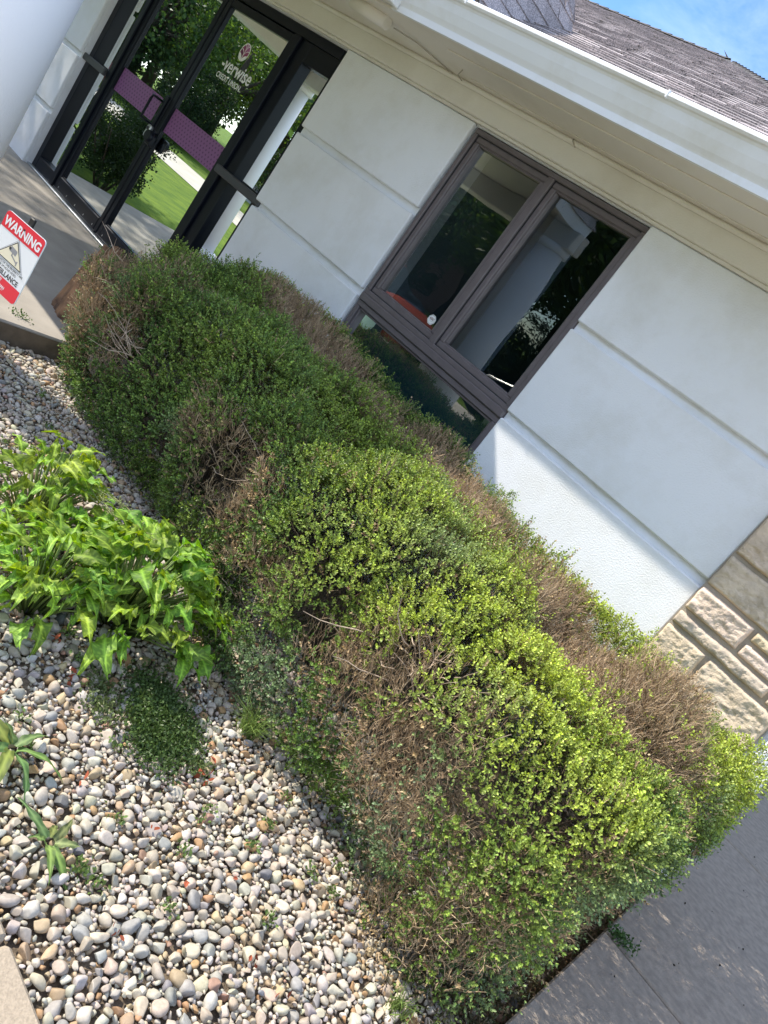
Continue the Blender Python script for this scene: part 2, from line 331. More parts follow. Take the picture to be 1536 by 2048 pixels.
for bi, (x0, x1, z0, z1) in enumerate(blocks):
    res = 0.0065; nu = max(6, int((x1 - x0) / res)); nv = max(5, int((z1 - z0) / res))
    U, Vv = np.meshgrid(np.linspace(0, 1, nu), np.linspace(0, 1, nv))
    X = x0 + (x1 - x0) * U; Z = z0 + (z1 - z0) * Vv
    edge = np.minimum(np.minimum(U, 1 - U) * (x1 - x0), np.minimum(Vv, 1 - Vv) * (z1 - z0))
    Q = np.stack([X.ravel() * 9, Z.ravel() * 16, np.full(X.size, bi * 3.7)], 1)
    rel = 0.5 + 0.5 * noise3(Q, 5) * 0.8 + 0.3 * noise3(Q * 2.6, 6) + 0.16 * noise3(Q * 6.5, 7)
    e = np.clip(edge.ravel() / 0.011, 0, 1) ** 0.5
    Y = 0.0 - e * (0.022 + 0.017 * rel + 0.0035 * noise3(Q * 14, 17) + 0.002 * noise3(Q * 30, 18) + 0.004 * ((bi * 7) % 3))
    Y = Y.reshape(X.shape); jx = 0.0035 * noise3(Q * 1.3 + 9, 8).reshape(X.shape); jz = 0.003 * noise3(Q * 1.5 + 19, 9).reshape(X.shape)
    P = np.stack([(X + jx).ravel(), Y.ravel(), (Z + jz).ravel()], 1)
    ii = np.arange(nu * nv).reshape(nv, nu); F = np.stack([ii[:-1, :-1].ravel(), ii[:-1, 1:].ravel(), ii[1:, 1:].ravel(), ii[1:, :-1].ravel()], 1)
    # returned rim back to the mortar
    rim = np.concatenate([ii[0, :], ii[1:, -1], ii[-1, -2::-1], ii[-2:0:-1, 0]]); Rv = P[rim].copy(); Rv[:, 1] = 0.03
    k = len(P); P = np.vstack([P, Rv]); m_ = len(rim); r2 = np.arange(m_) + k
    F = np.vstack([F, np.stack([rim, r2, np.roll(r2, -1), np.roll(rim, -1)], 1)])
    VV.append(P); FF.append(F + nb0); nb0 += len(P); bt = random.Random(bi * 5 + 2); SCc.append(np.tile(np.array([.70, .585, .45]) * bt.uniform(.86, 1.08) * np.array([1, bt.uniform(.96, 1.02), bt.uniform(.90, 1.05)]), (len(P), 1)))
link('stone_pier', np_mesh('stone_pier', np.vstack(VV), np.vstack(FF), np.vstack(SCc), smooth=True), M['stone'], B)
mb = MB(); mb.box(-0.712, -0.125, -0.010, 0.30, -0.3, 2.40); mb.build('mortar_backing', M['mortar'], B)
# --- downspout at the corner, corrugated face
prof = [(-0.094, -0.028)]
for i in range(17): prof.append((-0.088 + i * 0.0058, -0.034 + (0.005 if i % 4 in (1, 2) else 0.0)))
prof += [(0.010, -0.028), (0.010, 0.045), (-0.094, 0.045)]
mb = MB(); mb.extr(prof, -0.02, 2.42, 'z'); mb.build('downspout', M['gutter'], B)

# --- window
Wn = empty('window', (0, 0, 0)); Wn.parent = B
def ring(mb, x0, x1, z0, z1, wd, y0, y1, b=0.004):
    mb.box(x0, x1, y0, y1, z1 - wd, z1, b); mb.box(x0, x1, y0, y1, z0, z0 + wd, b)
    mb.box(x0, x0 + wd, y0, y1, z0 + wd, z1 - wd, b); mb.box(x1 - wd, x1, y0, y1, z0 + wd, z1 - wd, b)
wy = 0.052
mb = MB()
x0, x1, zt, zr = WX0 + .022, WX1 - .004, WZ1 - .006, 1.12
ring(mb, x0, x1, zr - .005, zt, 0.030, 0.018, 0.11, 0.004)          # outer frame
xm = 0.5 * (-2.811 + -2.660)
mb.box(xm - .022, xm + .022, 0.016, 0.11, zr + .02, zt - .03, 0.004)
mb.box(x0 + .0, x1 + .0, 0.006, 0.11, 1.068, 1.116, 0.006)          # sill rail
ring(mb, x0, x1, WZ0 + .004, 1.066, 0.036, 0.020, 0.11, 0.004)
mb.build('frame', M['bronze'], Wn)
mb = MB()
for a, b in ((x0 + .032, xm - .024), (xm + .024, x1 - .032)):
    ring(mb, a, b, zr + .027, zt - .032, 0.036, 0.034, 0.10, 0.005)
    ring(mb, a + .034, b - .034, zr + .061, zt - .066, 0.012, 0.044, 0.10, 0.003)
ring(mb, x0 + .038, x1 - .038, WZ0 + .042, 1.028, 0.014, 0.034, 0.10, 0.003)
mb.build('sash', M['bronze'], Wn)
mb = MB(); ring(mb, x0 + .030, xm - .022, zr + .025, zt - .030, 0.004, 0.030, 0.09, 0); ring(mb, xm + .022, x1 - .030, zr + .025, zt - .030, 0.004, 0.030, 0.09, 0)
mb.build('gasket', M['gasket'], Wn)
def pane(nm, a, b, c, d, y, m, par, tilt=0.0, tx=0.0):
    mb = MB(); n = 10; vs = []; fs = []
    for j in range(n + 1):
        for i in range(n + 1):
            u = i / n; v = j / n; vs.append((a + (b - a) * u, y + tilt * (v - .5) + tx * (u - .5), c + (d - c) * v))
    for j in range(n):
        for i in range(n): k = j * (n + 1) + i; fs.append((k, k + 1, k + n + 2, k + n + 1))
    mb.add(vs, fs, True); return mb.build(nm, m, par)
pane('pane', x0 + .05, xm - .05, zr + .05, zt - .05, 0.075, M['win_glass'], Wn)
pane('pane', xm + .05, x1 - .05, zr + .05, zt - .05, 0.075, M['win_glass'], Wn)
pane('pane', x0 + .03, x1 - .03, WZ0 + .03, 1.04, 0.068, M['spandrel'], Wn)
mb = MB(); mb.box(x0 + .02, x1 - .02, 0.118, 0.125, WZ0 + .02, 1.06); mb.build('spandrel_panel', mat('spandrel_teal', (0.045, 0.12, 0.14), 0.8), Wn)
# blind inside the right pane, curving aside
mb = MB()
mb.box(-2.66, -2.42, 0.160, 0.166, 1.14, 2.24, 0.002)
mb.build('blind', M['blind'], Wn)
# octagonal sticker
def ngon(cx, cz, r, n, y, ph=0.0, sx=1.0): return [(cx + sx * r * math.cos(ph + 2 * math.pi * i / n), y, cz + r * math.sin(ph + 2 * math.pi * i / n)) for i in range(n)]
sx_, sz_ = -2.868, 1.240
mb = MB(); mb.add(ngon(sx_, sz_, 0.032, 8, 0.0715, math.pi / 8), [tuple(range(8))]); st = mb.build('sticker', M['white'], Wn)
M['sticker_line'] = mat('sticker_grey', (0.42, 0.45, 0.44), 0.6); M['sticker_red'] = mat('sticker_brown', (0.25, 0.14, 0.12), 0.6)
mb = MB()
for i in range(8):
    a = math.pi / 8 + i * math.pi / 4; b_ = a + math.pi / 4
    p = lambda r, t: (sx_ + r * math.cos(t), 0.0705, sz_ + r * math.sin(t)); mb.add([p(.0285, a), p(.0285, b_), p(.0265, b_), p(.0265, a)], [(0, 1, 2, 3)])
mb.build('border', M['sticker_line'], st)
def text(body, x, z, size, y, m, parent, name='lettering', sx=1.0, bold=0.0, align='LEFT', shear=0.0):
    cu = bpy.data.curves.new(name, 'FONT'); cu.body = body; cu.size = size; cu.align_x = align; cu.offset = bold; cu.fill_mode = 'BOTH' if False else 'BOTH'
    cu.shear = shear
    o = bpy.data.objects.new(name, cu); COL.objects.link(o)
    dg = bpy.context.evaluated_depsgraph_get(); me = bpy.data.meshes.new_from_object(o.evaluated_get(dg)); bpy.data.objects.remove(o)
    me.transform(Matrix(((sx, 0, 0, x), (0, 0, -1, y), (0, 1, 0, z), (0, 0, 0, 1)))); me.materials.clear(); me.name = name
    return link(name, me, m, parent)
text('ADC', sx_, sz_ - .001, 0.019, 0.0700, M['sticker_red'], st, sx=0.9, bold=0.0006, align='CENTER')
text('SECURITY', sx_, sz_ - .010, 0.0065, 0.0700, M['sticker_line'], st, align='CENTER')

# --- entrance: storefront frame, doors, sidelights
yd = 0.12
SF = empty('storefront_frame', (0, 0, 0)); SF.parent = B
mb = MB()
DL0, DL1, DR0, DR1 = -7.315, -6.352, -6.338, -5.375
mb.box(-8.02, -7.76, yd - .03, yd + .10, 0.0, OH - .002, 0.004)
mb.box(DL0 - .075, DL0 - .004, yd - .045, yd + .10, 0.0, 2.20, 0.005)
mb.box(DR1 + .004, DR1 + .075, yd - .045, yd + .10, 0.0, 2.20, 0.005)
mb.box(DR1 + .0755, DR1 + .20, yd - .02, yd + .10, 0.0, 2.20, 0.004)
mb.box(-4.83, -4.66, yd - .03, yd + .10, 0.0, OH - .002, 0.004)
mb.box(-7.76, -4.83, yd - .035, yd + .10, 2.20, OH - .002, 0.004)
mb.box(-5.175, -4.83, yd - .02, yd + .10, 2.06, 2.20, 0.004)
mb.box(-7.76, DL0 - .075, yd - .02, yd + .10, 2.06, 2.20, 0.004)
mb.box(-7.76, DL0 - .075, yd - .03, yd + .09, 0.0, 0.13, 0.004); mb.box(-5.175, -4.83, yd - .03, yd + .09, 0.0, 0.13, 0.004)
mb.build('frame', M['black_metal'], SF)
M['bar'] = mat('bar_metal', (0.055, 0.055, 0.060), 0.45)
MB().box(-5.30, -4.66, yd - .105, yd - .050, 1.085, 1.145, 0.008).build('guard_bar', M['bar'], SF); MB().box(-7.95, -7.40, yd - .075, yd - .034, 1.085, 1.145, 0.008).build('guard_bar', M['bar'], SF)
mb = MB(); mb.box(-7.84, -4.70, yd - .075, yd + .12, 0.001, 0.018, 0.004); mb.build('threshold', M['alu'], SF)
pane('pane', -7.76, DL0 - .070, 0.12, 2.08, yd + .03, M['door_glass'], SF); pane('pane', -5.18, -4.83, 0.12, 2.08, yd + .03, M['door_glass'], SF)
def door(x0, x1, hinge_left):
    D = empty('entrance_door', (0, 0, 0)); D.parent = B
    mb = MB(); a, b = x0, x1; y0, y1 = yd - .028, yd + .018; wl_ = 0.055
    mb.box(a, a + wl_, y0, y1, 0.02, 2.195, 0.006); mb.box(b - wl_, b, y0, y1, 0.02, 2.195, 0.006)
    mb.box(a + wl_, b - wl_, y0 + .002, y1, 2.13, 2.193, 0.005); mb.box(a + wl_, b - wl_, y0 - .004, y1, 0.022, 0.145, 0.006)
    mb.box(a + .01, b - .01, y0 - .010, y0 - .002, 0.014, 0.034, 0.002)
    for s0, s1 in ((a + wl_, a + wl_ + .010), (b - wl_ - .010, b - wl_)): mb.box(s0, s1, y0 + .010, y1, 0.145, 2.13, 0.002)
    mb.box(a + wl_, b - wl_, y0 + .008, y1, 0.144, 0.156, 0.002)
    mb.build('frame', M['black_metal'], D)
    pane('pane', a + .05, b - .05, 0.14, 2.14, yd + .0, M['door_glass'], D)
    return D
D1 = door(DL0, DL1, True); D2 = door(DR0, DR1, False)
D1['label'] = 'left black door with a small silver lock plate'; D2['label'] = 'right black door with white leaf emblem and lettering'
# screws along the bottom rails
for D, a in ((D1, DL0), (D2, DR0)):
    for k in range(5): MB().box(a + .1 + k * .19, a + .108 + k * .19, yd - .0345, yd - .0325, 0.05, 0.066).build('screw', M['alu'], D)
# purple dotted band
def band(D, a, b):
    z0, z1 = 1.050, 1.258
    mb = MB(); mb.add([(a, yd - .0008, z0), (b, yd - .0008, z0), (b, yd - .0008, z1), (a, yd - .0008, z1)], [(0, 1, 2, 3)]); o = mb.build('vinyl_band', M['purple'], D)
    mb = MB(); r = 0.0085; nx_ = int((b - a) / 0.044)
    for j in range(7):
        for i in range(nx_):
            cx = a + .022 + i * (b - a - .02) / nx_ + (0.02 if j % 2 else 0); cz = z0 + .016 + j * 0.0295
            if cx < b - .012: mb.add(ngon(cx, cz, r, 8, yd - .0014), [tuple(range(8))])
    mb.build('dots', M['purple_dark'], o)
band(D1, DL0 + .068, DL1 - .15); band(D2, DR0 + .068, DR1 - .068)
# emblem on the right door: oval leaf
yl = yd - .0008; LX, LZ, LRX, LRZ = -5.855, 1.905, 0.062, 0.070
mb = MB(); mb.add(ngon(LX, LZ, LRZ, 40, yl, 0, LRX / LRZ), [tuple(range(40))]); em = mb.build('leaf_emblem', M['white'], D2)
pal = [(0.16, 0.02, 0.09), (0.28, 0.04, 0.14), (0.42, 0.11, 0.30), (0.55, 0.25, 0.48)]
def vein(side, k, t):   # curve from the stem out to the rim
    zb = -0.062 + k * 0.036; xe = side * 0.060 * math.sqrt(max(0.0, 1 - ((zb + 0.045) / 0.070) ** 2)) if abs(zb + .045) < .07 else side * .01
    return (xe * (t ** 1.3), zb + 0.045 * (1 - (1 - t) ** 2) * 1.0)
def leaf_cell(side, k, col_i):
    n = 10; lo_ = [vein(side, k, i / n) for i in range(n + 1)]; hi_ = [vein(side, k + 1, i / n) for i in range(n + 1)]
    poly = lo_ + hi_[::-1]; cx = sum(p[0] for p in poly) / len(poly); cz = sum(p[1] for p in poly) / len(poly)
    vs = []
    for (px, pz) in poly:
        px = cx + (px - cx) * 0.86; pz = cz + (pz - cz) * 0.86
        q = math.hypot(px / (LRX * .90), pz / (LRZ * .90))
        if q > 1: px /= q; pz /= q
        vs.append((LX + px, yl - .0004, LZ + pz))
    mb = MB(); n2 = n + 1
    mb.add(vs, [(i, i + 1, 2 * n2 - 2 - i, 2 * n2 - 1 - i) for i in range(n)]); return mb
for side in (-1, 1):
    for k in range(3):
        leaf_cell(side, k - (1 if side > 0 else 0) * 0.0, k).build('leaf_segment', mat('emblem_plum', pal[min(k + (side > 0), 3)], 0.45), em)
text('-verwise', -6.040, 1.715, 0.148, yl, M['white'], D2, sx=0.86, bold=0.0022)
text('CREDIT UNION', -6.035, 1.645, 0.060, yl, M['white'], D2, sx=0.86, bold=0.0010)
# hardware
mb = MB(); mb.tube([(-6.440, yd - .03, 1.235), (-6.440, yd - .085, 1.235), (-6.485, yd - .10, 1.235), (-6.492, yd - .10, 1.20), (-6.492, yd - .10, 1.07), (-6.485, yd - .10, 1.035), (-6.440, yd - .085, 1.035), (-6.440, yd - .03, 1.035)], 0.011, 10)
mb.box(-6.405, -6.360, yd - .050, yd - .028, 0.98, 1.30, 0.005)
mb.build('pull_handle', M['black_metal'], D1)
mb = MB(); mb.box(-6.412, -6.352, yd - .062, yd - .029, 0.925, 1.030, 0.008); lk = mb.build('lock_plate', M['alu'], D1)
mb = MB(); mb.box(-6.398, -6.372, yd - .066, yd - .0615, 0.985, 1.012, 0.002); mb.build('keyhole', M['gasket'], lk)
mb = MB(); mb.tube([(-6.285, yd - .03, 0.955), (-6.285, yd - .10, 0.955)], [0.052, 0.044], 20); mb.box(-6.330, -6.235, yd - .075, yd - .028, 0.885, 0.985, 0.012)
mb.build('lock_guard', M['black_metal'], D2)
# dark room behind the glazing
mb = MB()
for a, b, c in ((-8.0, -4.6, 3.0), (-3.6, -1.9, 2.6)):
    vs = [(a, .24, -.01), (b, .24, -.01), (b, c, -.01), (a, c, -.01), (a, .24, 2.5), (b, .24, 2.5), (b, c, 2.5), (a, c, 2.5)]
    mb.add(vs, [(0, 1, 2, 3), (4, 7, 6, 5), (3, 2, 6, 7), (0, 3, 7, 4), (1, 5, 6, 2)])
mb.build('interior_room', M['room'], B)

# --- eaves: soffit, fascia, gutter
CX = 0.05                                 # right eave corner
mb = MB(); mb.box(-12.5, CX, -0.548, -0.040, 2.426, 2.44); mb.box(-0.10, CX, -0.04, 9.9, 2.426, 2.44); mb.build('soffit', M['soffit'], B)
mb = MB(); mb.box(-3.50, CX, -0.40, -0.376, 2.419, 2.4265, 0.003); mb.box(-3.50, CX, -0.13, -0.118, 2.421, 2.4265, 0.002); mb.build('soffit_trim', M['soffit'], B)
gp = [(-0.545, 2.424), (-0.566, 2.424), (-0.568, 2.455), (-0.572, 2.462), (-0.585, 2.480), (-0.606, 2.520), (-0.620, 2.556), (-0.628, 2.566), (-0.638, 2.570), (-0.646, 2.579), (-0.646, 2.590), (-0.637, 2.599), (-0.622, 2.600), (-0.612, 2.594), (-0.612, 2.572), (-0.575, 2.480), (-0.545, 2.470)]
mb = MB(); mb.extr(gp, -3.86, CX + .04, 'x'); g = mb.build('gutter', M['gutter'], B)
mb = MB(); mb.extr([(-p + 2 * 0.0, q) for p, q in gp], 0, 0.001, 'x') if False else None
mb = MB(); mb.extr([(CX - (p + .545), q) for p, q in gp], -0.50, 9.9, 'y'); mb.build('gutter', M['gutter'], B)
for x in (-3.32, -2.03, -0.9): MB().box(x, x + .008, -0.648, -0.60, 2.568, 2.6015, 0.001).build('gutter_joint', M['gutter'], B)
mb = MB(); mb.box(-12.5, CX, -0.545, -0.525, 2.44, 2.57); mb.build('fascia', M['gutter'], B)
# wires and a pipe stub under the soffit
M['cable'] = mat('painted_cable', (0.42, 0.38, 0.32), 0.7)
mb = MB(); mb.tube([(-3.99, -0.37, 2.40), (-3.86, -0.28, 2.415), (-3.70, -0.07, 2.418)], 0.004, 6); mb.tube([(-3.62, -0.05, 2.41), (-3.58, -0.15, 2.405), (-3.52, -0.20, 2.424)], 0.003, 6)
mb.tube([(-2.72, -0.05, 2.43), (-2.70, -0.075, 2.41), (-2.68, -0.05, 2.395)], 0.004, 6)
mb.build('cable', M['cable'], B)
mb = MB(); mb.tube([(-4.02, -0.40, 2.398), (-4.30, -0.46, 2.398)], 0.038, 16); mb.build('pipe_stub', M['soffit'], B)

# --- roofs: overlapping shingle courses as real steps
def shingle_mat(name, c1, c2, c3):
    m, nt, ns, ls, bs = new_mat(name); at = ns.new('ShaderNodeAttribute'); at.attribute_name = 'tint'
    tc = ns.new('ShaderNodeTexCoord'); nz = N(ns, 'ShaderNodeTexNoise', Scale=170.0, Detail=2.0); ls.new(tc.outputs['Object'], nz.inputs['Vector'])
    rp = ns.new('ShaderNodeValToRGB'); ls.new(nz.outputs['Fac'], rp.inputs[0]); rp.color_ramp.elements[0].position = .38; rp.color_ramp.elements[0].color = (0.45, 0.45, 0.47, 1); rp.color_ramp.elements[1].position = .66; rp.color_ramp.elements[1].color = (1.5, 1.42, 1.4, 1)
    mx = ns.new('ShaderNodeMixRGB'); mx.blend_type = 'MULTIPLY'; mx.inputs[0].default_value = 1; ls.new(at.outputs['Color'], mx.inputs[1]); ls.new(rp.outputs[0], mx.inputs[2]); ls.new(mx.outputs[0], bs.inputs['Base Color'])
    bs.inputs['Roughness'].default_value = 0.95; bp = N(ns, 'ShaderNodeBump', Strength=0.5, Distance=0.004); ls.new(nz.outputs['Fac'], bp.inputs['Height']); ls.new(bp.outputs[0], bs.inputs['Normal'])
    return m
M['shingle'] = shingle_mat('asphalt_shingle', 0, 0, 0)
def courses(poly_at, n, length_dir, up_dir, origin, step, name, parent, tabs=0.30, thick=0.009, seed=3):
    """poly_at(d) -> (a0,a1) extents along length_dir at distance d up the slope"""
    L = Vector(length_dir).normalized(); U = Vector(up_dir).normalized(); Nn = L.cross(U).normalized()
    if Nn.z < 0: Nn = -Nn
    O = Vector(origin); V = []; F = []; Cc = []; rnd = random.Random(seed)
    for c in range(n):
        d0 = c * step; a0, a1 = poly_at(d0); b0, b1 = poly_at(d0 + step * 1.06)
        if a1 - a0 < 0.02: break
        off = rnd.random() * tabs; x = a0 - off
        while x < a1:
            wd_ = tabs * rnd.choice((0.35, 0.5, 0.65, 0.85)); xa = max(a0, x); xb = min(a1, x + wd_); x += wd_
            if xb - xa < 0.004: continue
            ta = (xa - a0) / (a1 - a0); tb = (xb - a0) / (a1 - a0)
            ua = xa if b0 == a0 or b0 < xa < b1 else b0 + ta * (b1 - b0); ub = xb if b0 < xb < b1 else b0 + tb * (b1 - b0)
            h = thick * rnd.choice((0.7, 1.0, 1.15)); dd = rnd.choice((0, 0, 0, 0.008)); k = len(V)
            ps = [O + L * xa + U * (d0 - dd) + Nn * h, O + L * xb + U * (d0 - dd) + Nn * h, O + L * ub + U * (d0 + step * 1.06) + Nn * 0.001, O + L * ua + U * (d0 + step * 1.06) + Nn * 0.001,
                  O + L * xa + U * (d0 - dd) - Nn * .004, O + L * xb + U * (d0 - dd) - Nn * .004]
            V += [tuple(p) for p in ps]; F += [(k, k + 1, k + 2, k + 3), (k + 4, k + 5, k + 1, k)]
            s_ = rnd.choice((0.8, 0.9, 1.0, 1.08, 1.18)); col = (0.42 * s_, 0.385 * s_, 0.38 * s_); Cc += [col] * 6
    me = np_mesh(name, np.array(V), np.array(F), np.array(Cc)); return link(name, me, M['shingle'], parent)
SL = 0.487; EY = -0.60; EZ = 2.575; PK = 5.20
u1 = Vector((0, 1, SL)).normalized(); k1 = u1.y
courses(lambda d: (-12.6 + max(0, d * k1), CX + .03 - d * k1), 46, (1, 0, 0), (0, 1, SL), (0, EY, EZ), 0.125, 'roof', B)
u2 = Vector((-1, 0, SL)).normalized(); k2 = -u2.x
courses(lambda d: (EY + d * k2, 9.8 - d * k2), 200, (0, 1, 0), (-1, 0, SL), (CX + .03, 0, EZ), 0.125, 'roof', B, seed=5)
courses(lambda d: (-12.6 + d * k1, CX + .03 - d * k1), 46, (1, 0, 0), (0, -1, SL), (0, 9.8, EZ), 0.125, 'roof', B, seed=6)
mb = MB(); pkx = CX + .03 - PK; pz = EZ + SL * PK
for a, b in (((CX + .03, EY, EZ), (pkx, EY + PK, pz)), ((pkx, EY + PK, pz), (-12.6 + PK, EY + PK, pz))):
    A = Vector(a); Bv = Vector(b); n_ = int((Bv - A).length / 0.16)
    for i in range(n_ - 1 if a[0] > 0 else n_):
        p = A.lerp(Bv, i / n_); q = A.lerp(Bv, min(1.0, (i + 1.25) / n_)); dirv = (q - p).normalized(); sd_ = dirv.cross(Vector((0, 0, 1))).normalized() * 0.13
        hz = Vector((0, 0, 0.018 + 0.012)); lowz = Vector((0, 0, -0.045))
        mb.add([p + sd_ + lowz, p + hz, p - sd_ + lowz, q + sd_ + lowz, q + hz * .4, q - sd_ + lowz], [(0, 1, 4, 3), (1, 2, 5, 4)])
M['ridge'] = mat('ridge_shingle', (0.17, 0.155, 0.15), 0.95, var=0.4, scale=90); mb.build('ridge_cap', M['ridge'], B)
# portico: steep shingled hip roof on two round columns
PX0, PX1, PY0, PY1, PZ = -8.35, -3.80, -2.26, 0.43, 2.46
mb = MB(); mb.box(PX0, PX1 - .03, PY0, -0.56, 2.44, 2.455); mb.build('portico_soffit', M['soffit'], B)
mb = MB(); mb.box(PX0 - .02, PX1 - .02, PY0 - .02, PY0 + .02, 2.43, 2.60, 0.004); mb.box(PX1 - .045, PX1 - .005, PY0 + .02, -0.57, 2.43, 2.60, 0.004); mb.box(PX0 - .02, PX0 + .02, PY0 + .02, -0.57, 2.43, 2.60, 0.004)
mb.build('portico_fascia', M['gutter'], B)
mb = MB(); mb.box(-8.4, -3.72, -2.24, -2.00, 2.25, 2.4395, 0.01); mb.box(-8.25, -7.95, -1.999, -0.15, 2.30, 2.4395, 0.01); mb.build('portico_beam', M['band'], B)
MP = 1.8; kz = Vector((0, 1, MP)).normalized().y
courses(lambda d: (PY0 - .03 + d * kz, -0.45), 5, (0, 1, 0), (-1, 0, MP), (PX1 + .01, 0, 2.56), 0.125, 'portico_roof', B, seed=8)
courses(lambda d: (PX0 + d * kz, PX1 + .01 - d * kz), 5, (1, 0, 0), (0, 1, MP), (0, PY0 - .03, 2.56), 0.125, 'portico_roof', B, seed=9)
courses(lambda d: (PY0 - .03 + d * kz, -0.45), 5, (0, 1, 0), (1, 0, MP), (PX0, 0, 2.56), 0.125, 'portico_roof', B, seed=10)
mb = MB(); mb.box(PX0 + .29, PX1 - .29, PY0 + .27, -0.40, 3.02, 3.095, 0.01); mb.build('portico_roof_deck', M['ridge'], B)
# steep shingled side rising behind the eave
courses(lambda d: (-0.58, min(PY1, PY1 - 2.3 * (d - .62))), 9, (0, 1, 0), (-1, 0, MP), (-3.27, 0, 2.56), 0.105, 'steep_roof', B, tabs=.22, seed=12)
mb = MB(); mb.add([(-3.62, -.5, 3.0), (-3.62, .40, 3.05), (-3.80, .05, 3.42), (-3.80, -.5, 3.42), (-5.0, .40, 3.05), (-5.0, .05, 3.42), (-5.0, -.5, 3.42), (-5.0, -.5, 3.0)], [(3, 2, 5, 6), (1, 4, 5, 2), (0, 3, 6, 7)]); mb.build('steep_roof_back', M['ridge'], B)
for cx, cr in ((-4.05, .235), (-8.12, .125)):
    mb = MB(); n = 48
    mb.cyl((cx, -2.13), cr, 0.08, 2.18, n); mb.cyl((cx, -2.13), cr + .04, 0.0, 0.08, n); mb.cyl((cx, -2.13), cr + .03, 2.18, 2.25, n)
    mb.build('column', M['column'], B)

# ------------------------------------------------------------------ boxwood hedge
RX = np.array([-4.40, -3.9, -3.5, -3.14, -2.65, -2.2, -1.89, -1.6, -1.26, -1.0, -.57, -.36, -.2, .1]); RZ = np.array([.62, .70, .79, .80, .79, .83, .81, .78, .70, .75, .77, .74, .71, .63])
FX = np.array([-4.2, -3.97, -3.69, -3.23, -2.59, -2.24, -1.96, -1.57, -1.23, -.78, -.52, -.25, .1]); FZ = np.array([.52, .60, .73, .72, .76, .75, .72, .72, .73, .68, .67, .64, .60])
BX = np.array([-4.3, -3.8, -3.2, -2.5, -1.9, -1.3, -.8, -.3, .1]); BY = np.array([-1.32, -1.52, -1.54, -1.46, -1.56, -1.66, -1.70, -1.76, -1.66])
HOLES = [((-2.03, -1.46, 0.36), .17), ((-1.58, -1.52, 0.10), .14), ((-0.55, -1.60, 0.20), .15), ((-3.05, -1.50, 0.34), .11), ((-0.88, -1.62, 0.44), .09), ((-2.45, -1.45, 0.14), .10), ((-1.22, -1.62, 0.30), .08)]
def hedge_f(P, detail=True):
    x, y, z = P[:, 0], P[:, 1], P[:, 2]
    yb = np.interp(x, BX, BY); ft = np.interp(x, FX, FZ); rt = np.interp(x, RX, RZ)
    # front lobe
    c0 = (yb - .62) / 2; a = (-.62 - yb) / 2; zc = .18; b = ft - zc
    r = ((np.abs(y - c0) / a) ** 2.7 + (np.abs(z - zc) / np.where(z > zc, b, .40)) ** 2.7) ** (1 / 2.7); f1 = (r - 1) * np.minimum(a, b)
    # back lobe with its sunken middle
    top = rt - .14 * np.exp(-((y + .60) / .19) ** 2) * (0.6 + .4 * np.sin(x * 2.1)); b2 = top - .1
    r2 = ((np.abs(y + .52) / .40) ** 4.5 + (np.abs(z - .1) / np.where(z > .1, b2, .35)) ** 4.5) ** (1 / 4.5); f2 = (r2 - 1) * .38
    k = .10; h = np.clip(.5 + .5 * (f2 - f1) / k, 0, 1); f = f2 + (f1 - f2) * h - k * h * (1 - h)
    xr = -.050 - .17 * np.clip((.34 - z) / .45, 0, 1) * np.clip((y + 1.5) / .3, 0, 1); xl = np.interp(y, [-1.6, -1.3, -1.0, -.6, -.3], [-3.46, -3.66, -3.76, -3.95, -4.12])
    for g_, kk in ((x - xr, .16), (xl - x, .22)):
        h = np.clip(.5 + .5 * (f - g_) / kk, 0, 1); f = g_ + (f - g_) * h + kk * h * (1 - h)
    f = f + .070 * noise3(P * 2.6, 11) + .044 * noise3(P * 6.0, 12)
    f = f + np.clip((-.74 - y) / .16, 0, 1) * .085 * np.clip(1 - np.abs(noise3(P * 2.2 + 5.3, 15)) * 6.5, 0, 1) + np.clip((-.74 - y) / .16, 0.15, 1) * .040 * np.clip(1 - np.abs(noise3(P * 5.1 + 2.7, 16)) * 6, 0, 1) - .012
    if detail: f = f + .026 * noise3(P * 14.0, 13) + .014 * noise3(P * 31.0, 14)
    for c, rr in HOLES:
        d = np.linalg.norm((P - np.array(c)) * np.array([1, 1, 1.1]), axis=1); f = f + np.clip(rr - d, 0, 1) * 1.0
    return f
def hedge_n(P):
    e = .012; g_ = np.stack([hedge_f(P + np.eye(3)[i] * e) - hedge_f(P - np.eye(3)[i] * e) for i in range(3)], 1); return norm(g_)
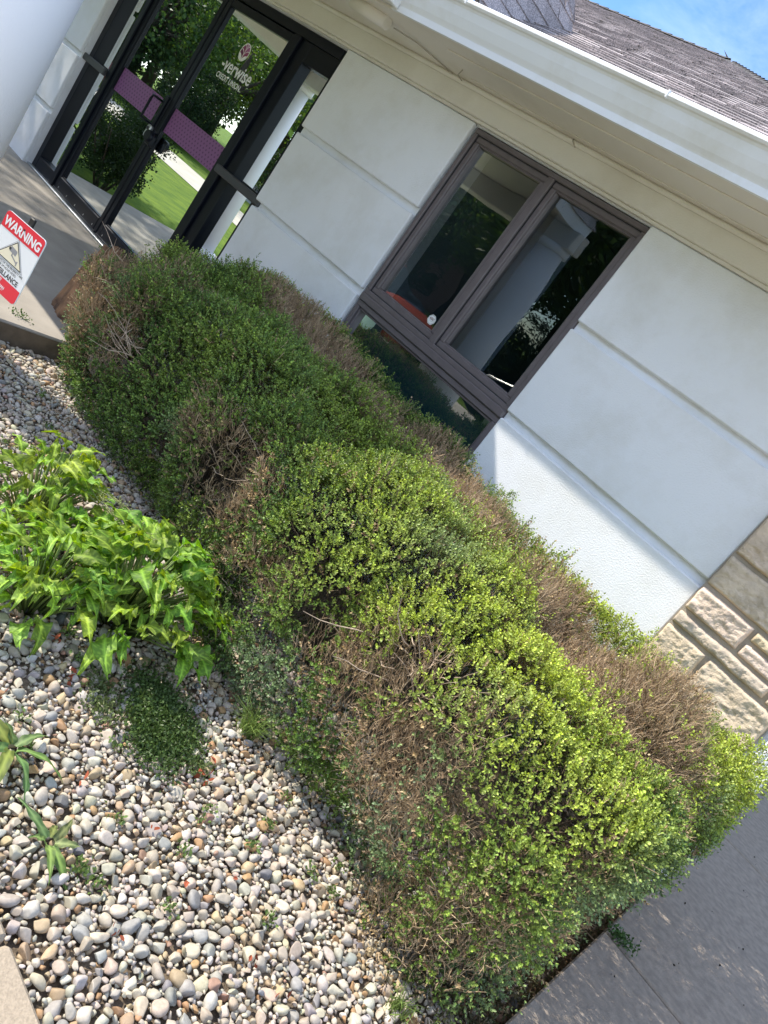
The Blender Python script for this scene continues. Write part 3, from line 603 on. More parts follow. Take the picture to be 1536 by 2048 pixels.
# brown zones: (centre, radius, strength)
BROWN = [((-3.45, -1.42, .35), .34, 1.0), ((-3.30, -1.30, .62), .25, .6), ((-2.30, -1.50, .40), .24, .75), ((-1.95, -1.45, .30), .30, .8), ((-0.98, -1.66, .36), .27, 1.0), ((-0.64, -1.68, .28), .27, 1.0),
         ((-1.55, -1.55, .25), .15, .6), ((-.40, -1.62, .05), .25, .8), ((-.10, -1.15, .08), .38, .8), ((-.05, -.7, .20), .32, .8), ((0.0, -1.35, .12), .24, .8)]
def brown(P):
    v = np.zeros(len(P)); n1 = noise3(P * 7, 21) * .5 + noise3(P * 17, 22) * .35
    for c, r, s in BROWN:
        d = np.linalg.norm(P - np.array(c), axis=1) / r; v = np.maximum(v, s * np.clip(1.02 - d + .85 * n1, 0, 1))
    y = P[:, 1]; x = P[:, 0]; z = P[:, 2]
    yc = np.interp(x, [-4, -2, -1, -.3, 0], [-.50, -.54, -.62, -.80, -.92]) + .03 * np.sin(x * 3); strip = np.exp(-((y - yc) / .20) ** 4) * np.clip((z - .38) / .15, 0, 1)
    fade = np.interp(x, [-4.1, -3.6, -3.2, -1.75, -1.5, -1.32, -1.12, -1.0, -.35, -.2, 0], [0, .3, 1, 1.2, 1.1, .55, .5, 1.2, 1.2, .7, .2])
    v = np.maximum(v, np.clip(strip * fade * (1.15 + .9 * n1), 0, 1))
    return np.clip(v, 0, 1)
def sample_shell(n, lo, hi, depth0, depth1, dens=None):
    out = []
    tot = 0
    while tot < n:
        C_ = RNG.uniform(lo, hi, size=(260000, 3)); f = hedge_f(C_); k = (f > depth0) & (f < depth1); C_ = C_[k]
        if dens is not None: C_ = C_[RNG.random(len(C_)) < dens(C_)]
        out.append(C_); tot += len(C_)
    return np.vstack(out)[:n]
LO = np.array([-4.45, -1.95, -.12]); HI = np.array([.28, -.02, 1.0])
HG = empty('boxwood_hedge', (-2.0, -.9, -.12)); tag(HG, 'long clipped boxwood hedge with brown dead patches along the white wall', 'hedge')
HOFF = np.array([-2.0, -.9, -.12])
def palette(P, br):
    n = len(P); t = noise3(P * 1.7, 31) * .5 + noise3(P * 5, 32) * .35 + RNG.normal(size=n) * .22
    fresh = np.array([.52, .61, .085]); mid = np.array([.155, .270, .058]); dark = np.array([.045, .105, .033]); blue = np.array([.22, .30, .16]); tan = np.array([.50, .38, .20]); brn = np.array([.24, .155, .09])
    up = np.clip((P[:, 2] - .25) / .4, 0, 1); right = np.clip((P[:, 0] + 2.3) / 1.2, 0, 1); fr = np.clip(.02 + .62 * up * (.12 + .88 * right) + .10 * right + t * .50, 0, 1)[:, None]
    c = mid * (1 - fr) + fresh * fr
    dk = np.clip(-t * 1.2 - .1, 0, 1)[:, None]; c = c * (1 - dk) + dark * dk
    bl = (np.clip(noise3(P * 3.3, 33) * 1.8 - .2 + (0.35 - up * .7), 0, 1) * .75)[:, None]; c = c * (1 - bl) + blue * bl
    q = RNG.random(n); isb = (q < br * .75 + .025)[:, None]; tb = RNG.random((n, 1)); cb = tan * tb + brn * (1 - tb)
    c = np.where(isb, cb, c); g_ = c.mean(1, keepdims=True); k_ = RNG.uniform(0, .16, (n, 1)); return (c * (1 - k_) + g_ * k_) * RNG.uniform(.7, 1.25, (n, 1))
def shoots(n, dens, lscale, d0, d1, nl):
    P = sample_shell(n, LO, HI, d0, d1, dens); Nn = hedge_n(P)
    ax = norm(Nn * .75 + np.array([0, 0, .35]) + rand_dirs(len(P)) * .55)
    s = np.cross(ax, rand_dirs(len(P))); s = norm(s); t = np.cross(ax, s)
    Ls = RNG.uniform(.030, .055, (len(P), 1)) * lscale
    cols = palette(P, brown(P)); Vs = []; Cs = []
    for j in range(nl):
        pos = (j // 2 + .6) / (nl / 2 + .2); base = P + ax * Ls * pos; sgn = 1 if j % 2 else -1
        a = (j // 2) * 1.25 + RNG.normal(size=len(P)) * .35
        rd = s * np.cos(a)[:, None] * sgn + t * np.sin(a)[:, None] * sgn
        opn = .95 - .45 * pos; dr = norm(rd * opn + ax * (.45 + .5 * pos) + rand_dirs(len(P)) * .22)
        wd = norm(np.cross(dr, ax)); up_ = np.cross(wd, dr)
        L = RNG.uniform(.0082, .0130, (len(P), 1)) * lscale; Wd = L * RNG.uniform(.24, .33, (len(P), 1)); cup = Wd * .35
        v0 = base; tip = base + dr * L; m1 = base + dr * L * .35; m2 = base + dr * L * .72
        q = np.stack([v0, m1 + wd * Wd + up_ * cup, m2 + wd * Wd * .85 + up_ * cup, tip, m2 - wd * Wd * .85 + up_ * cup, m1 - wd * Wd + up_ * cup], 1)
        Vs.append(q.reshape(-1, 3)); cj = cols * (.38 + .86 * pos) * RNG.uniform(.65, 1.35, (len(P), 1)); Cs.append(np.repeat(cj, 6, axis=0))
    V = np.vstack(Vs); nL = len(V) // 6; b = (np.arange(nL) * 6)[:, None]
    F = np.vstack([b + np.array([[0, 1, 2, 3]]), b + np.array([[0, 3, 4, 5]])]); return V, F, np.vstack(Cs), P
def leafdens(P):
    br = brown(P); n1 = noise3(P * 9, 41); back = np.where(P[:, 1] > -.16, .35, 1.0); low = np.clip((P[:, 2] + .13) / .10, .3, 1)
    rightlow = np.where((P[:, 0] > -.30) & (P[:, 2] < .28), .35, 1.0)
    hl = np.ones(len(P))
    for c, rr in HOLES: hl = np.minimum(hl, np.clip((np.linalg.norm(P - np.array(c), axis=1) / rr - .85) / .45, .10, 1))
    return hl * np.clip(1.0 - .88 * br, .06, 1) * np.clip(.85 + .5 * n1, .2, 1) * back * low * rightlow
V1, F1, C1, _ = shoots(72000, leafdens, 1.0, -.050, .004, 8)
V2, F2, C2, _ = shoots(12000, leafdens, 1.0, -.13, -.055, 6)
V = np.vstack([V1, V2]); F = np.vstack([F1, F2 + len(V1)]); Cc = np.vstack([C1, C2 * .40])  # deep leaves: older tone plus the hedge's inner shade put into the colour
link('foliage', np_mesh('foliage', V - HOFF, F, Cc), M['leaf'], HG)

def prisms(A, Bp, ra, rb, cols):
    """thin three-sided twigs from A to Bp"""
    n = len(A); d = norm(Bp - A); s = norm(np.cross(d, rand_dirs(n))); t = np.cross(d, s); V = []
    for P_, r in ((A, ra), (Bp, rb)):
        for k in range(3):
            th = 2 * math.pi * k / 3; V.append(P_ + (s * math.cos(th) + t * math.sin(th)) * r[:, None])
    V = np.stack(V, 1).reshape(-1, 3); b = (np.arange(n) * 6)[:, None]
    F = np.vstack([b + np.array([[0, 1, 4, 3]]), b + np.array([[1, 2, 5, 4]]), b + np.array([[2, 0, 3, 5]])]); return V, F, np.repeat(cols, 6, axis=0)
def twig_cols(n):
    a = np.array([.64, .49, .32]); b_ = np.array([.28, .20, .125]); c = np.array([.44, .31, .19]); t = RNG.random((n, 1)); u = RNG.random((n, 1))
    return (a * t + b_ * (1 - t)) * (1 - .5 * u) + c * .5 * u
def twigs(n, dens, d0, d1, Lr, r):
    P = sample_shell(n, LO, HI, d0, d1, dens); Nn = hedge_n(P); ax = norm(Nn * .5 + np.array([0, 0, .75]) + rand_dirs(n) * .50)
    L = RNG.uniform(*Lr, (n, 1)); mid_ = P + ax * L * .55; bend = norm(ax + rand_dirs(n) * .38); tip = mid_ + bend * L * .45; c = twig_cols(n)
    R0 = RNG.uniform(r * .8, r * 1.3, n); A = prisms(P, mid_, R0, R0 * .8, c); Bb = prisms(mid_, tip, R0 * .8, R0 * .4, c)
    # side spurs
    sp = norm(bend + rand_dirs(n) * .8); D = prisms(mid_, mid_ + sp * L * .35, R0 * .7, R0 * .4, c)
    Vt = []; Ft = []; Ct = []; o = 0
    for (v, f, cc) in (A, Bb, D): Vt.append(v); Ft.append(f + o); Ct.append(cc); o += len(v)
    return np.vstack(Vt), np.vstack(Ft), np.vstack(Ct)
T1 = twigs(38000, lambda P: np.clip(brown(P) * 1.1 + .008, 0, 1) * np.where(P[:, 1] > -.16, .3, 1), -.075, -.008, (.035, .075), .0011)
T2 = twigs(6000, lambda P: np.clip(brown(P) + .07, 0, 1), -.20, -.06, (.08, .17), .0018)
V = np.vstack([T1[0], T2[0]]); F = np.vstack([T1[1], T2[1] + len(T1[0])]); Cc = np.vstack([T1[2], T2[2] * .5])  # deep twigs darkened, inner shade painted into their colour
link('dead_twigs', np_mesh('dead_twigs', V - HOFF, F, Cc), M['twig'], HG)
# woody stems rising from the soil
stem_roots = [(-3.75, -.95), (-3.2, -1.1), (-2.6, -1.0), (-2.0, -1.1), (-1.45, -1.1), (-.85, -1.15), (-.35, -1.1), (-3.0, -.5), (-2.0, -.5), (-1.1, -.5), (-.35, -.5)]
for (rx, ry) in stem_roots:
    mb = MB(); rnd = random.Random(int(rx * 100))
    for k in range(16):
        th = rnd.uniform(0, 6.28); sp = rnd.uniform(.12, .42); hh = rnd.uniform(.35, .66); pts = []; rr = []
        for i in range(6):
            t = i / 5; pts.append((rx + 2.0 + math.cos(th) * sp * t ** 1.2 + rnd.uniform(-.02, .02), ry + .9 + math.sin(th) * sp * .8 * t ** 1.2 + rnd.uniform(-.02, .02), t * hh)); rr.append(.009 * (1 - .75 * t))
        mb.tube(pts, rr, 5)
    mb.build('stem', M['bark'], HG)
# sun-bleached long bare branches showing in the gaps
rnd = random.Random(5); M['bare'] = mat('bare_branch', (0.56, 0.44, 0.33), 0.85, var=0.4, scale=25)
for c, r in HOLES[:5] + [((-.95, -1.60, .40), .2), ((-.60, -1.62, .30), .2), ((-.40, -1.66, .15), .15), ((-.28, -1.2, .12), .13), ((-.26, -.8, .15), .12), ((-3.5, -1.45, .45), .2)]:
    mb = MB()
    for k in range(16):
        p = Vector(c) + Vector((rnd.uniform(-r, r), rnd.uniform(.02, .12), rnd.uniform(-r, r) * .8)); d = Vector((rnd.uniform(-1, 1), rnd.uniform(-1.2, -.2), rnd.uniform(-.2, 1.0))).normalized(); pts = []; rr = []
        L = rnd.uniform(.10, .26)
        for i in range(5):
            pts.append(p - Vector(HOFF)); rr.append(.0026 * (1 - .16 * i)); p = p + d * L / 4; d = (d + Vector((rnd.uniform(-.4, .4), rnd.uniform(-.3, .3), rnd.uniform(-.3, .45)))).normalized()
        mb.tube(pts, rr, 5, cap=False)
    mb.build('bare_branches', M['bare'], HG)

# ------------------------------------------------------------------ pebbles (loose ground cover)
def ico(sub):
    import bmesh
    bm = bmesh.new(); bmesh.ops.create_icosphere(bm, subdivisions=sub, radius=1.0); V = np.array([v.co[:] for v in bm.verts]); F = np.array([[v.index for v in f.verts] for f in bm.faces]); bm.free(); return V, F
def variants(sub, n, seed):
    V, F = ico(sub); rg = np.random.default_rng(seed); out = []
    for k in range(n):
        P = V * np.array([1.05, rg.uniform(.55, .92), rg.uniform(.40, .68)])
        for j in range(rg.integers(2, 9)):      # worn flat facets
            d = norm(rg.normal(size=(1, 3)))[0]; h = rg.uniform(.42, .80) * np.max(P @ d); s = P @ d; over = np.clip(s - h, 0, None); P = P - np.outer(over * .88, d)
        P = P * (1 + .07 * noise3(P * 2.1 + k * 7, 50)[:, None] + .03 * noise3(P * 5 + k, 51)[:, None]); out.append(P)
    return out, F
def peb_cols(n):
    pal_ = np.array([[.58, .52, .42], [.52, .46, .37], [.62, .57, .49], [.48, .44, .38], [.40, .38, .35], [.56, .47, .36], [.50, .38, .24], [.44, .27, .14], [.50, .41, .34], [.36, .22, .16], [.30, .29, .28], [.60, .55, .38], [.17, .17, .18]])
    pr = np.array([.20, .17, .10, .11, .06, .14, .09, .045, .03, .014, .025, .045, .008]); pr = pr / pr.sum(); i = RNG.choice(len(pal_), n, p=pr); return .88 * pal_[i] * RNG.uniform(.82, 1.14, (n, 1)) * RNG.uniform(.95, 1.05, (n, 3))
# dart throwing
cell = .03; grid = {}; top = []
def bed_ok(x, y): return -3.70 < x < -0.02 and -2.69 < y < -1.05
tries = RNG.uniform([-3.70, -2.69], [-0.02, -1.05], size=(200000, 2)); rad = np.clip(RNG.lognormal(math.log(.0100), .30, 200000), .0060, .0195)
rad = np.sort(rad)[::-1]; rad = np.concatenate([rad[:5000], RNG.permutation(rad[5000:])])
for (x, y), r in zip(tries, rad):
    ix, iy = int(x / cell), int(y / cell); ok = True
    for a in (ix - 2, ix - 1, ix, ix + 1, ix + 2):
        for b in (iy - 2, iy - 1, iy, iy + 1, iy + 2):
            for (px, py, pr_) in grid.get((a, b), ()):
                if (px - x) ** 2 + (py - y) ** 2 < (.78 * (pr_ + r)) ** 2: ok = False; break
            if not ok: break
        if not ok: break
    if ok: grid.setdefault((ix, iy), []).append((x, y, r)); top.append((x, y, r))
top = np.array(top)
def place(pts, z, sub, seed):
    vs, F = variants(sub, 14, seed); n = len(pts); which = RNG.integers(0, 14, n); VA = []; FA = []; CA = []; o = 0; cols = peb_cols(n)
    yaw = RNG.uniform(0, 6.283, n); ta = RNG.normal(size=n) * .42; tb = RNG.normal(size=n) * .42
    for i in range(n):
        P = vs[which[i]] * pts[i, 2] * 1.18; cy, sy = math.cos(yaw[i]), math.sin(yaw[i]); ca, sa = math.cos(ta[i]), math.sin(ta[i]); cb, sb = math.cos(tb[i]), math.sin(tb[i])
        Rm_ = np.array([[cy, -sy, 0], [sy, cy, 0], [0, 0, 1]]) @ np.array([[1, 0, 0], [0, ca, -sa], [0, sa, ca]]) @ np.array([[cb, 0, sb], [0, 1, 0], [-sb, 0, cb]])
        VA.append(P @ Rm_.T + np.array([pts[i, 0], pts[i, 1], z[i]])); FA.append(F + o); o += len(P); CA.append(np.repeat(cols[i:i + 1], len(P), 0))
    return np.vstack(VA), np.vstack(FA), np.vstack(CA)
near = (top[:, 0] > -2.4) & (top[:, 1] < -1.35) & (top[:, 2] > .0095)
zt_ = -.113 + RNG.normal(size=len(top)) * .0035
A = place(top[near], zt_[near], 3, 1); Bq = place(top[~near], zt_[~near], 2, 2)
low = np.stack([RNG.uniform(-3.70, -.02, 13000), RNG.uniform(-2.69, -1.1, 13000), RNG.uniform(.006, .0115, 13000)], 1); Cq = place(low, np.full(13000, -.122), 2, 3)
V = np.vstack([A[0], Bq[0], Cq[0]]); F = np.vstack([A[1], Bq[1] + len(A[0]), Cq[1] + len(A[0]) + len(Bq[0])]); Cc = np.vstack([A[2], Bq[2], Cq[2]])
tag(link('pebbles', np_mesh('pebbles', V, F, Cc, smooth=True), M['pebble']), 'pale river pebbles filling the bed in front of the hedge', 'gravel', kind='stuff')

# ------------------------------------------------------------------ leaves, weeds and litter
def big_leaf(L, Wm, bend, twist, ruffle, ph, lobes=True, nu=16, nv=9):
    """arrow-shaped wavy leaf in its own frame: +x along the leaf, +z up; returns V, F, colours"""
    V = []; Cc = []
    for i in range(nu):
        t = i / (nu - 1)
        wv = Wm * (math.sin(math.pi * min(1, (t * .92 + .08)) ** .62) ** .9 if t < 1 else 0) * (1 - t ** 4 * .3)
        if lobes and t < .18: wv *= 1.0 + .20 * (1 - t / .18)
        ang = bend * t; cx = L * (math.sin(ang) / bend if abs(bend) > 1e-3 else t); cz = -L * ((1 - math.cos(ang)) / bend if abs(bend) > 1e-3 else 0)
        for j in range(nv):
            s = j / (nv - 1) * 2 - 1; back = -.30 * Wm * (abs(s) ** 1.6) * max(0, 1 - t * 3) if lobes else 0
            z = cz + abs(s) * wv * .22 + ruffle * abs(s) ** 2 * math.sin(ph + t * 15 + (2.1 if s > 0 else 0)) ; y = s * wv
            V.append((cx + back + s * 0, y * math.cos(twist * t) , z + y * math.sin(twist * t)))
            vn = abs(s) < .10 or abs(((t * 7 - abs(s) * 1.5) % 1.0) - .5) < .13
            Cc.append(2.3 if abs(s) < .1 else (1.6 if vn else .92))
    F = [(i * nv + j, i * nv + j + 1, (i + 1) * nv + j + 1, (i + 1) * nv + j) for i in range(nu - 1) for j in range(nv - 1)]
    return np.array(V), np.array(F), np.array(Cc)
def orient(V, yaw, pitch, roll):
    cy, sy = math.cos(yaw), math.sin(yaw); cp, sp = math.cos(pitch), math.sin(pitch); cr, sr = math.cos(roll), math.sin(roll)
    R_ = np.array([[cy, -sy, 0], [sy, cy, 0], [0, 0, 1]]) @ np.array([[cp, 0, -sp], [0, 1, 0], [sp, 0, cp]]) @ np.array([[1, 0, 0], [0, cr, -sr], [0, sr, cr]])
    return V @ R_.T
def leafy(name, label, cat, loc, specs, base, stems=True, group=None, matl='bigleaf', lobes=False, ns=(28, 9)):
    O = empty(name, loc); tag(O, label, cat, group); VA = []; FA = []; CA = []; o = 0; mb = MB()
    for (dx, dy, h, yaw, pitch, roll, L, Wm, bend, ruf) in specs:
        V, F, s = big_leaf(L, Wm, bend, random.uniform(-.6, .6), ruf, random.uniform(0, 6), lobes, *ns); V = orient(V, yaw, pitch, roll) + np.array([dx, dy, h])
        k = np.array(base) * random.uniform(.75, 1.2) * np.array([random.uniform(.8, 1.25), 1, random.uniform(.7, 1.2)])
        c = k[None, :] * s[:, None]; c[:, 0] += (s > 1.2) * .03; VA.append(V); FA.append(F + o); CA.append(c); o += len(V)
        if stems:
            r0 = .25 * math.hypot(dx, dy); mb.tube([(dx * .25, dy * .25, 0), (dx * .6, dy * .6, h * .6), (dx, dy, h)], [.0045, .0035, .0025], 6)
    link('foliage', np_mesh('foliage', np.vstack(VA), np.vstack(FA), np.vstack(CA), smooth=True), M[matl], O)
    if stems:
        M.setdefault('stemgreen', mat('green_stem', (0.16, 0.22, 0.05), 0.6)); mb.build('stem', M['stemgreen'], O)
    return O
def clump(n, R0, hmax, seed, Lr=(.11, .19)):
    rnd = random.Random(seed); out = []
    for k in range(n):
        th = rnd.uniform(0, 6.28); q = rnd.random() ** .6; r = R0 * q; h = hmax * (1 - .72 * q ** 1.6) * rnd.uniform(.65, 1.1) + .03
        L = rnd.uniform(*Lr); out.append((r * math.cos(th), r * math.sin(th), h, th + rnd.uniform(-.7, .7), rnd.uniform(.35, 1.3) - .45 * q, rnd.uniform(-.8, .8), L, L * rnd.uniform(.18, .25), rnd.uniform(.6, 1.7), rnd.uniform(.009, .017)))
    return out
leafy('arum_plant', 'large bushy plant with glossy wavy arrow-shaped leaves, nearest the hedge', 'plant', (-1.68, -1.94, -.12), clump(190, .30, .32, 3, (.09, .155)), (.15, .27, .035))
leafy('arum_plant', 'wavy-leaved green plant at the left edge, behind its larger neighbour', 'plant', (-2.20, -2.06, -.12), clump(85, .22, .27, 4, (.08, .14)), (.17, .28, .04))
leafy('arum_plant', 'low clump of wavy green leaves spilling onto pebbles at the left edge', 'plant', (-1.72, -2.24, -.12), clump(85, .22, .25, 8, (.08, .14)), (.17, .29, .04))
# pale seed stalks lying over the big plant
SW = empty('seed_stalk', (-1.98, -2.02, .10)); tag(SW, 'pale branching weed stalk with tiny buds lying over the big leafy plant', 'weed')
M['stalk'] = mat('pale_stalk', (0.24, 0.26, 0.10), 0.8); mb = MB(); mb2 = MB(); rnd = random.Random(3)
for k in range(5):
    p = Vector((rnd.uniform(-.12, .02), rnd.uniform(-.06, .06), .03 + rnd.uniform(0, .05))); d = Vector((rnd.uniform(.3, 1), rnd.uniform(-.8, .8), rnd.uniform(-.2, .25))).normalized(); pts = [p.copy()]
    for i in range(9):
        p = p + d * .030; d = (d + Vector((rnd.uniform(-.25, .25), rnd.uniform(-.25, .25), rnd.uniform(-.2, .14)))).normalized(); pts.append(p.copy())
        for s in range(5):
            q = p + Vector((rnd.uniform(-.02, .02), rnd.uniform(-.02, .02), rnd.uniform(-.01, .018))); mb.tube([p, q], [.0008, .0005], 3, cap=False); e = Vector((rnd.uniform(-.004, .004), rnd.uniform(-.004, .004), .003)); mb2.tube([q, q + e * .5, q + e], [.0008, .0028, .0006], 5)
    mb.tube(pts, [.0022 - .00015 * i for i in range(10)], 5)
mb.build('stalk', M['stalk'], SW); mb2.build('buds', mat('seed_bud', (0.30, 0.34, 0.12), 0.7), SW)
# rosette weeds
def rosette(label, loc, n, L, seed, col=(.11, .17, .06)):
    rnd = random.Random(seed); sp = []
    for k in range(n):
        th = 6.283 * k / n + rnd.uniform(-.25, .25); l = L * rnd.uniform(.35, 1.25); sp.append((.012 * math.cos(th), .012 * math.sin(th), .012 + .004 * k / n, th + rnd.uniform(-.3, .3), rnd.uniform(.1, .7), rnd.uniform(-.5, .5), l, L * .105, rnd.uniform(.6, 1.5), .004))
    return leafy('rosette_weed', label, 'weed', loc, sp, col, stems=False, lobes=False, ns=(12, 5))
rosette('small weed with long narrow leaves on pebbles near the corner path', (-.885, -2.54, -.098), 7, .105, 2)
rosette('long-leaved weed at the left picture edge above the path corner', (-1.16, -2.53, -.098), 7, .15, 6, (.11, .18, .055))
# creeping mat and sprigs made of little leaves
def tiny_leaves(centres, spread, n, L, col, upb=.5, wd_=.3):
    P = np.array(centres)[RNG.integers(0, len(centres), n)] + RNG.normal(size=(n, 3)) * np.array(spread); P[:, 2] = np.abs(P[:, 2] + .105) - .105
    dr = norm(rand_dirs(n) + np.array([0, 0, upb])); w_ = norm(np.cross(dr, rand_dirs(n))); u_ = np.cross(w_, dr); Ls = RNG.uniform(.6, 1.3, (n, 1)) * L; Wd = Ls * wd_
    V = np.stack([P, P + dr * Ls * .4 + w_ * Wd + u_ * Wd * .3, P + dr * Ls * .75 + w_ * Wd * .7 + u_ * Wd * .3, P + dr * Ls, P + dr * Ls * .75 - w_ * Wd * .7 + u_ * Wd * .3, P + dr * Ls * .4 - w_ * Wd + u_ * Wd * .3], 1).reshape(-1, 3)
    b = (np.arange(n) * 6)[:, None]; F = np.vstack([b + np.array([[0, 1, 2, 3]]), b + np.array([[0, 3, 4, 5]])]); c = np.array(col) * RNG.uniform(.65, 1.3, (n, 1)); return V, F, np.repeat(c, 6, 0)
def tiny_obj(name, label, cat, parts, kind=None, group=None, m='leaf'):
    Vs = []; Fs = []; Cs = []; o = 0
    for v, f, c in parts: Vs.append(v); Fs.append(f + o); Cs.append(c); o += len(v)
    ob = link(name, np_mesh(name, np.vstack(Vs), np.vstack(Fs), np.vstack(Cs)), M[m]); tag(ob, label, cat, group, kind); return ob
tiny_obj('creeping_mat', 'dark green creeping weed mat over pebbles below the big leafy plant', 'ground cover', [tiny_leaves([(-1.26, -2.02, -.098), (-1.20, -2.06, -.098), (-1.14, -2.02, -.098), (-1.32, -1.99, -.098), (-1.12, -2.10, -.098), (-1.22, -1.96, -.098)], (.055, .045, .012), 9000, .0115, (.075, .125, .035), .3), tiny_leaves([(-1.36, -2.16, -.10), (-1.05, -1.98, -.10), (-1.28, -2.20, -.1)], (.035, .03, .008), 900, .012, (.13, .17, .06), .4)], kind='stuff')
rs = RNG.uniform([-3.6, -2.65], [-.1, -1.6], (46, 2)); tiny_obj('seedlings', 'tiny green seedlings scattered between the pebbles', 'weeds', [tiny_leaves([(a, b, -.098) for a, b in rs], (.012, .012, .008), 1500, .013, (.14, .21, .06), .8)], kind='stuff')
tiny_obj('leaf_litter', 'dry tan and reddish leaf crumbs scattered along the foot of the hedge', 'litter', [tiny_leaves([(x, float(np.interp(x, BX, BY)) - .05, -.098) for x in np.linspace(-3.2, -.1, 24)], (.08, .04, .006), 700, .012, (.24, .16, .09), .2), tiny_leaves([(-.33, -1.76, -.09), (-.42, -1.74, -.08)], (.04, .03, .03), 160, .012, (.36, .26, .14), .5), tiny_leaves([(a, b, -.094) for a, b in RNG.uniform([-2, -2.6], [-.2, -1.8], (26, 2))], (.006, .006, .002), 60, .022, (.30, .08, .04), .2)], kind='stuff', m='twig')
tiny_obj('low_undergrowth', 'dark thin dry undergrowth on the soil at the hedge foot by the grey pavement', 'undergrowth', [tiny_leaves([(x, y, -.11) for x in (-.30, -.18, -.06) for y in (-1.6, -1.45, -1.3, -1.1, -.9, -.7, -.5)], (.06, .07, .03), 5500, .022, (.085, .085, .04), .8, .12), tiny_leaves([(x, y, -.11) for x in (-.25, -.1) for y in (-1.5, -1.2, -.9, -.6)], (.06, .09, .03), 2500, .026, (.20, .13, .08), .7, .10)], kind='stuff')
tiny_obj('leaf_debris', 'small dark leaf crumbs blown over the grey pavement', 'litter', [tiny_leaves([(a, b, .0) for a, b in RNG.uniform([.02, -1.6], [1.1, 1.6], (70, 2))], (.01, .01, .0), 60, .010, (.045, .035, .025), .1, .35)], kind='stuff', m='twig').location = (0, 0, .004)
def sprig(label, pts, n, spread, L=.013, col=(.07, .14, .04)):
    tiny_obj('sprig_weed', label, 'weed', [tiny_leaves(pts, spread, n, L, col, .9)])
sprig('dark green weed growing from the pavement joint beside the hedge', [(.045, -.705, .01), (.08, -.70, .015), (.02, -.71, .01)], 260, (.018, .016, .012))
sprig('small weed growing at the black door threshold', [(-5.93, .02, .02), (-5.97, -.01, .015)], 160, (.03, .02, .02), .016)
sprig('tiny pale weed on the entrance slab beside the stump', [(-4.22, -1.05, .03)], 60, (.025, .02, .015), .016, (.16, .25, .07))
sprig('small weed on the sunlit slab edge below the warning sign', [(-3.83, -1.52, .01), (-3.86, -1.56, .01)], 60, (.018, .018, .008), .014, (.10, .17, .05))
# grass tuft
def grass(loc, n, L, label):
    P = np.array(loc) + RNG.normal(size=(n, 3)) * np.array([.018, .014, 0]); d = norm(rand_dirs(n) * .55 + np.array([0, 0, 1.0])); w_ = norm(np.cross(d, rand_dirs(n))) * .0016; Ls = RNG.uniform(.5, 1.1, (n, 1)) * L; sag = np.array([0, 0, -1.0]) * Ls * RNG.uniform(.1, .5, (n, 1)); out = norm(d * np.array([1, 1, 0]) + 1e-6) * Ls * .35
    m1 = P + d * Ls * .55; t_ = P + d * Ls * .85 + out + sag * .5; V = np.stack([P - w_, P + w_, m1 + w_ * .8, m1 - w_ * .8, t_], 1).reshape(-1, 3)
    b = (np.arange(n) * 5)[:, None]; F4 = b + np.array([[0, 1, 2, 3]]); F3 = b + np.array([[3, 2, 4, 4]])
    me = bpy.data.meshes.new('grass_tuft'); me.from_pydata(V.tolist(), [], [tuple(r) for r in F4.tolist()] + [tuple(r[:3]) for r in F3.tolist()])
    at = me.color_attributes.new('tint', 'FLOAT_COLOR', 'POINT'); c4 = np.ones((len(V), 4), dtype=np.float32); c4[:, :3] = np.repeat(np.array([.18, .26, .07]) * RNG.uniform(.7, 1.3, (n, 1)), 5, 0); at.data.foreach_set('color', c4.ravel())
    tag(link('grass_tuft', me, M['leaf']), label, 'grass')
grass((-1.13, -1.70, -.11), 170, .16, 'tuft of thin light green grass at the foot of the hedge')
grass((-.19, -1.80, -.11), 70, .08, 'short grass tuft among pebbles near the right end of the bed')

# ------------------------------------------------------------------ broken stump and rock
ST = empty('tree_stump', (-4.12, -1.02, 0)); tag(ST, 'broken hollow brown wooden stump on the entrance slab behind the hedge', 'stump')
n = 60; V = []; F = []; rnd = random.Random(4); L_ = 14
for side in (0, 1):
    for j in range(L_):
        t = j / (L_ - 1)
        for i in range(n):
            th = 2 * math.pi * i / n; jag = .33 + .17 * math.sin(th * 1.0 + 2.4) + .035 * math.sin(th * 7 + 1) + .022 * math.sin(th * 17)
            r = (.20 - .06 * t + .014 * math.sin(5 * th + 1) + .006 * math.sin(23 * th)) * (1 if side == 0 else .74); z = jag * t * (1 if side == 0 else .985)
            V.append((r * math.cos(th), r * 1.0 * math.sin(th), z))
for side in (0, 1):
    o = side * n * L_
    for j in range(L_ - 1):
        for i in range(n): i2 = (i + 1) % n; F.append((o + j * n + i, o + j * n + i2, o + (j + 1) * n + i2, o + (j + 1) * n + i))
for i in range(n): i2 = (i + 1) % n; F.append(((L_ - 1) * n + i, (L_ - 1) * n + i2, n * L_ + (L_ - 1) * n + i2, n * L_ + (L_ - 1) * n + i))
M['wood'] = mat('weathered_wood', (0.34, 0.19, 0.10), 0.85, col2=(0.09, 0.05, 0.03), scale=9, bump=0.7, bscale=50, dist=0.01)
mb = MB(); mb.add(V, F, True); mb.build('bark_shell', M['wood'], ST)
V, F = ico(4); P = V * np.array([.15, .12, .12]) * (1 + .16 * noise3(V * 1.6, 61) + .05 * noise3(V * 5, 62))[:, None] if False else V * np.array([.15, .12, .12]) * (1 + .16 * noise3(V * 1.6, 61) + .05 * noise3(V * 5, 62))[:, None]
rk = link('rock', np_mesh('rock', P * .8 + np.array([-3.28, -1.34, .13]), F, smooth=True), mat('grey_rock', (0.30, 0.26, 0.22), 0.9, var=0.35, scale=9, bump=0.6, bscale=40, dist=0.008)); tag(rk, 'rounded grey rock sitting inside the bare left part of the hedge', 'rock')

